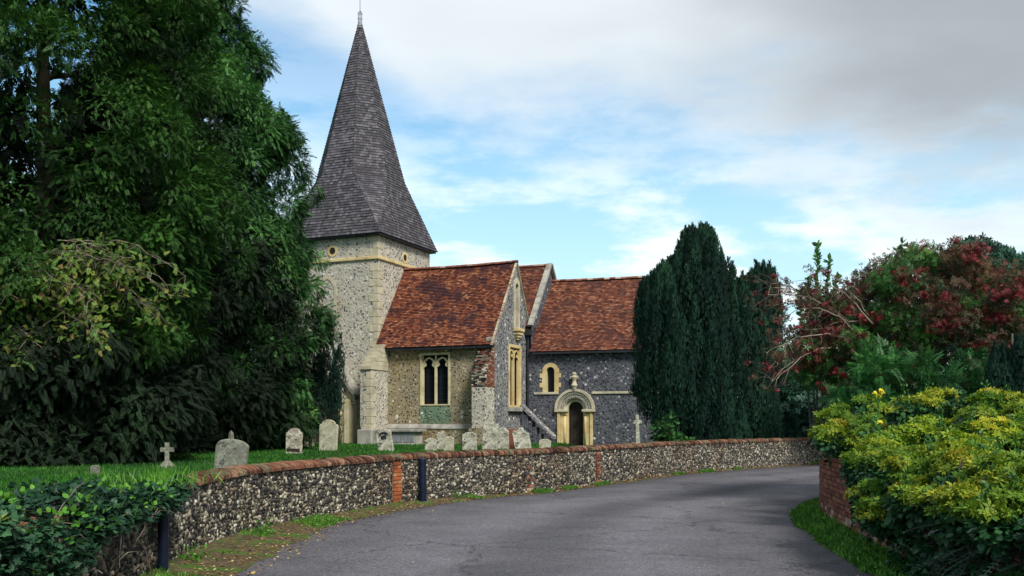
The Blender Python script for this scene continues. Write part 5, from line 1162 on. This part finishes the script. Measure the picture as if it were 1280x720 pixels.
# ------------------------------------------------------------------ grass and litter (stuff)
n = 190000; Y = 11+45*rng.uniform(0, 1, n)**1.35; xl = -.58*Y-1; xr = np.interp(Y, WQ[:, 1][np.argsort(WQ[:, 1])], WQ[:, 0][np.argsort(WQ[:, 1])])-.36; xr = np.minimum(xr, 3); X = xl+(xr-xl)*rng.uniform(0, 1, n)
P = np.stack([X, Y, np.full(n, .44)], 1); lv = Leaves(); sc = 1+Y/40
lv.add(*scatter(TB, P, rng.normal(size=(n, 3))*.35+np.array((0, 0, 1)), rng.normal(size=(n, 3))*np.array((.3, 1, .1)), rng.uniform(.05, .11, n)*sc, .022*sc, rng.uniform(0, .96, n)))
for g_ in [q for q in bpy.data.objects if q.get('category') in ('gravestone', 'grave cross', 'obelisk', 'tomb')]:
    m9 = 160; gx, gy = g_.location.x, g_.location.y; wq = .45 if g_['category'] != 'tomb' else 1.2
    P = np.stack([gx+rng.uniform(-wq, wq, m9), gy+rng.uniform(-.35, .12, m9), np.full(m9, .44)], 1); lv.add(*scatter(TB, P, rng.normal(size=(m9, 3))*.4+np.array((0, 0, 1)), rng.normal(size=(m9, 3))*np.array((.3, 1, .1)), rng.uniform(.08, .24, m9), .03, rng.uniform(.2, 1, m9)))
tag(lv.build('lawn_grass', M_['grass']), 'short bright green churchyard grass', 'grass', kind='stuff')
def on_verge(P, Nn, sgn, widthf, n, ylim, pw=1):
    idx = np.where((P[:, 1] > ylim[0]) & (P[:, 1] < ylim[1]))[0]; ii = rng.choice(idx, n); f = rng.uniform(0, 1, n)**pw
    wd = np.array([widthf(i, P[i]) for i in ii]); Q = P[ii]+sgn*Nn[ii]*(wd*f+.03)[:, None]+rng.normal(size=(n, 2))*.02
    return np.concatenate([Q, (.004+.07*(1-f)**1.3)[:, None]], 1), f
LN, _ = normals2(LV); RN, _ = normals2(RV)
P, f = on_verge(RV, RN, 1, rw, 26000, (4, 26)); lv = Leaves(); n = len(P)
lv.add(*scatter(TB, P, rng.normal(size=(n, 3))*.55+np.array((0, 0, .9)), rdir(n), rng.uniform(.05, .16, n)*(1.15-.6*f), rng.uniform(.015, .035, n), rng.uniform(0, 1, n)))
P2, f2 = on_verge(RV, RN, 1, rw, 5000, (4, 24)); n = len(P2); P2[:, 2] += rng.uniform(0, .10, n)*(1-f2)
lv.add(*scatter(TR, P2, rng.normal(size=(n, 3))*.3+np.array((-.2, 0, 1)), rdir(n), .06, .06, rng.uniform(.2, 1, n)))
tag(lv.build('verge_weeds', M_['weed']), 'bright green weeds along the foot of the brick wall', 'weeds', kind='stuff')
P, f = on_verge(LV, LN, -1, lw, 60000, (9, 45), .8); nz = np.sin(P[:, 0]*1.3+P[:, 1]*1.9)+np.sin(P[:, 1]*.8+1)+np.sin(P[:, 1]*3.1+P[:, 0]); k_ = nz > .9; P = P[k_]; n = len(P); lv = Leaves()
lv.add(*scatter(TB, P, rng.normal(size=(n, 3))*.5+np.array((0, 0, 1)), rdir(n), rng.uniform(.02, .075, n), rng.uniform(.008, .016, n), rng.uniform(.1, 1, n)))
tag(lv.build('verge_moss', M_['weed']), 'patches of moss and small weeds below the flint wall', 'weeds', kind='stuff')
P, f = on_verge(LV, LN, -1, lambda i, p: lw(i, p)*1.25, 5200, (8, 45), .75); n = len(P); P[:, 2] += .008; lv = Leaves()
lv.add(*scatter(TO, P, rng.normal(size=(n, 3))*np.array((1, 1, .12)), rng.normal(size=(n, 3))*.3+np.array((0, 0, 1)), rng.uniform(.02, .06, n), rng.uniform(.02, .05, n), rng.uniform(0, 1, n)))
tag(lv.build('leaf_litter', M_['deadleaf']), 'dead leaves scattered along the roadside below the flint wall', 'leaf litter', kind='stuff')
n = 1500; P = np.stack([rng.uniform(-4, 6, n), rng.uniform(7, 34, n), np.full(n, .006)], 1); xl9 = np.interp(P[:, 1], WQ[:, 1], WQ[:, 0])+.3; xr9 = np.interp(P[:, 1], GQ[:, 1], GQ[:, 0])-.3; f9 = rng.beta(.45, .45, n); P[:, 0] = xl9+(xr9-xl9)*f9
lv = Leaves(); lv.add(*scatter(TO, P, rng.normal(size=(n, 3))*np.array((1, 1, .1)), rng.normal(size=(n, 3))*.25+np.array((0, 0, 1)), rng.uniform(.012, .045, n), rng.uniform(.012, .04, n), rng.uniform(0, 1, n)))
tag(lv.build('road_litter', M_['deadleaf']), 'grit and small fallen leaves scattered over the lane', 'leaf litter', kind='stuff')
# plants rooted at the wall foot
for (x, y, lab, s1) in ((-3.72, 14.0, 'small green weed clump growing against the flint wall near its bend', 1.0), (-3.88, 11.3, 'low bright weed tuft beside the near post', .9), (-1.3, 20.9, 'low mossy weed tuft right of the far post', .7)):
    o = thing('weed_clump', lab, 'weeds', (x+.12, y-.05, .05)); lv = Leaves(); n = 110
    P = np.stack([rng.normal(0, .10*s1, n), rng.normal(0, .13*s1, n), rng.uniform(0, .28*s1, n)*(rng.uniform(0, 1, n))], 1); lv.add(*scatter(TO, P, rng.normal(size=(n, 3))*.6+np.array((0, 0, .7)), rdir(n), .045*s1, .045*s1, rng.uniform(.1, .8, n))); lv.build('leaves', M_['weed'], o)
# distant woods
lv = Leaves(); n = 26000; an = rng.uniform(R(-5), R(185), n); rr = rng.uniform(120, 140, n); hh = 6+3*np.sin(an*23)+2*np.sin(an*41+1)+1.5*np.sin(an*97); z = rng.uniform(0, 1, n)*hh
lv.add(*scatter(TR, np.stack([np.cos(an)*rr, np.sin(an)*rr, z], 1), rdir(n)*.6+np.array((0, -.5, .5)), rdir(n), 1.1, 1.1, rng.uniform(0, 1, n)))
tag(lv.build('distant_woods', M_['darkwood']), 'dark line of woodland far beyond the churchyard', 'woodland', kind='stuff')
# copper-leaved tree top behind the cypress
o = tree_empty('copper_tree', 'reddish tree top showing at the upper edge behind the cypress', 262, 50); trunk(o, 19, .3, 6, 1.0); lv = Leaves()
for k in range(26): cluster(lv, TR, (random.uniform(-1.6, .75), random.uniform(-1, 1), random.uniform(21.6, 24.2)), (.55, .5, .6), 110, .16, .16, tint=(0, 1))
lv.build('crown', M_['copper'], o)
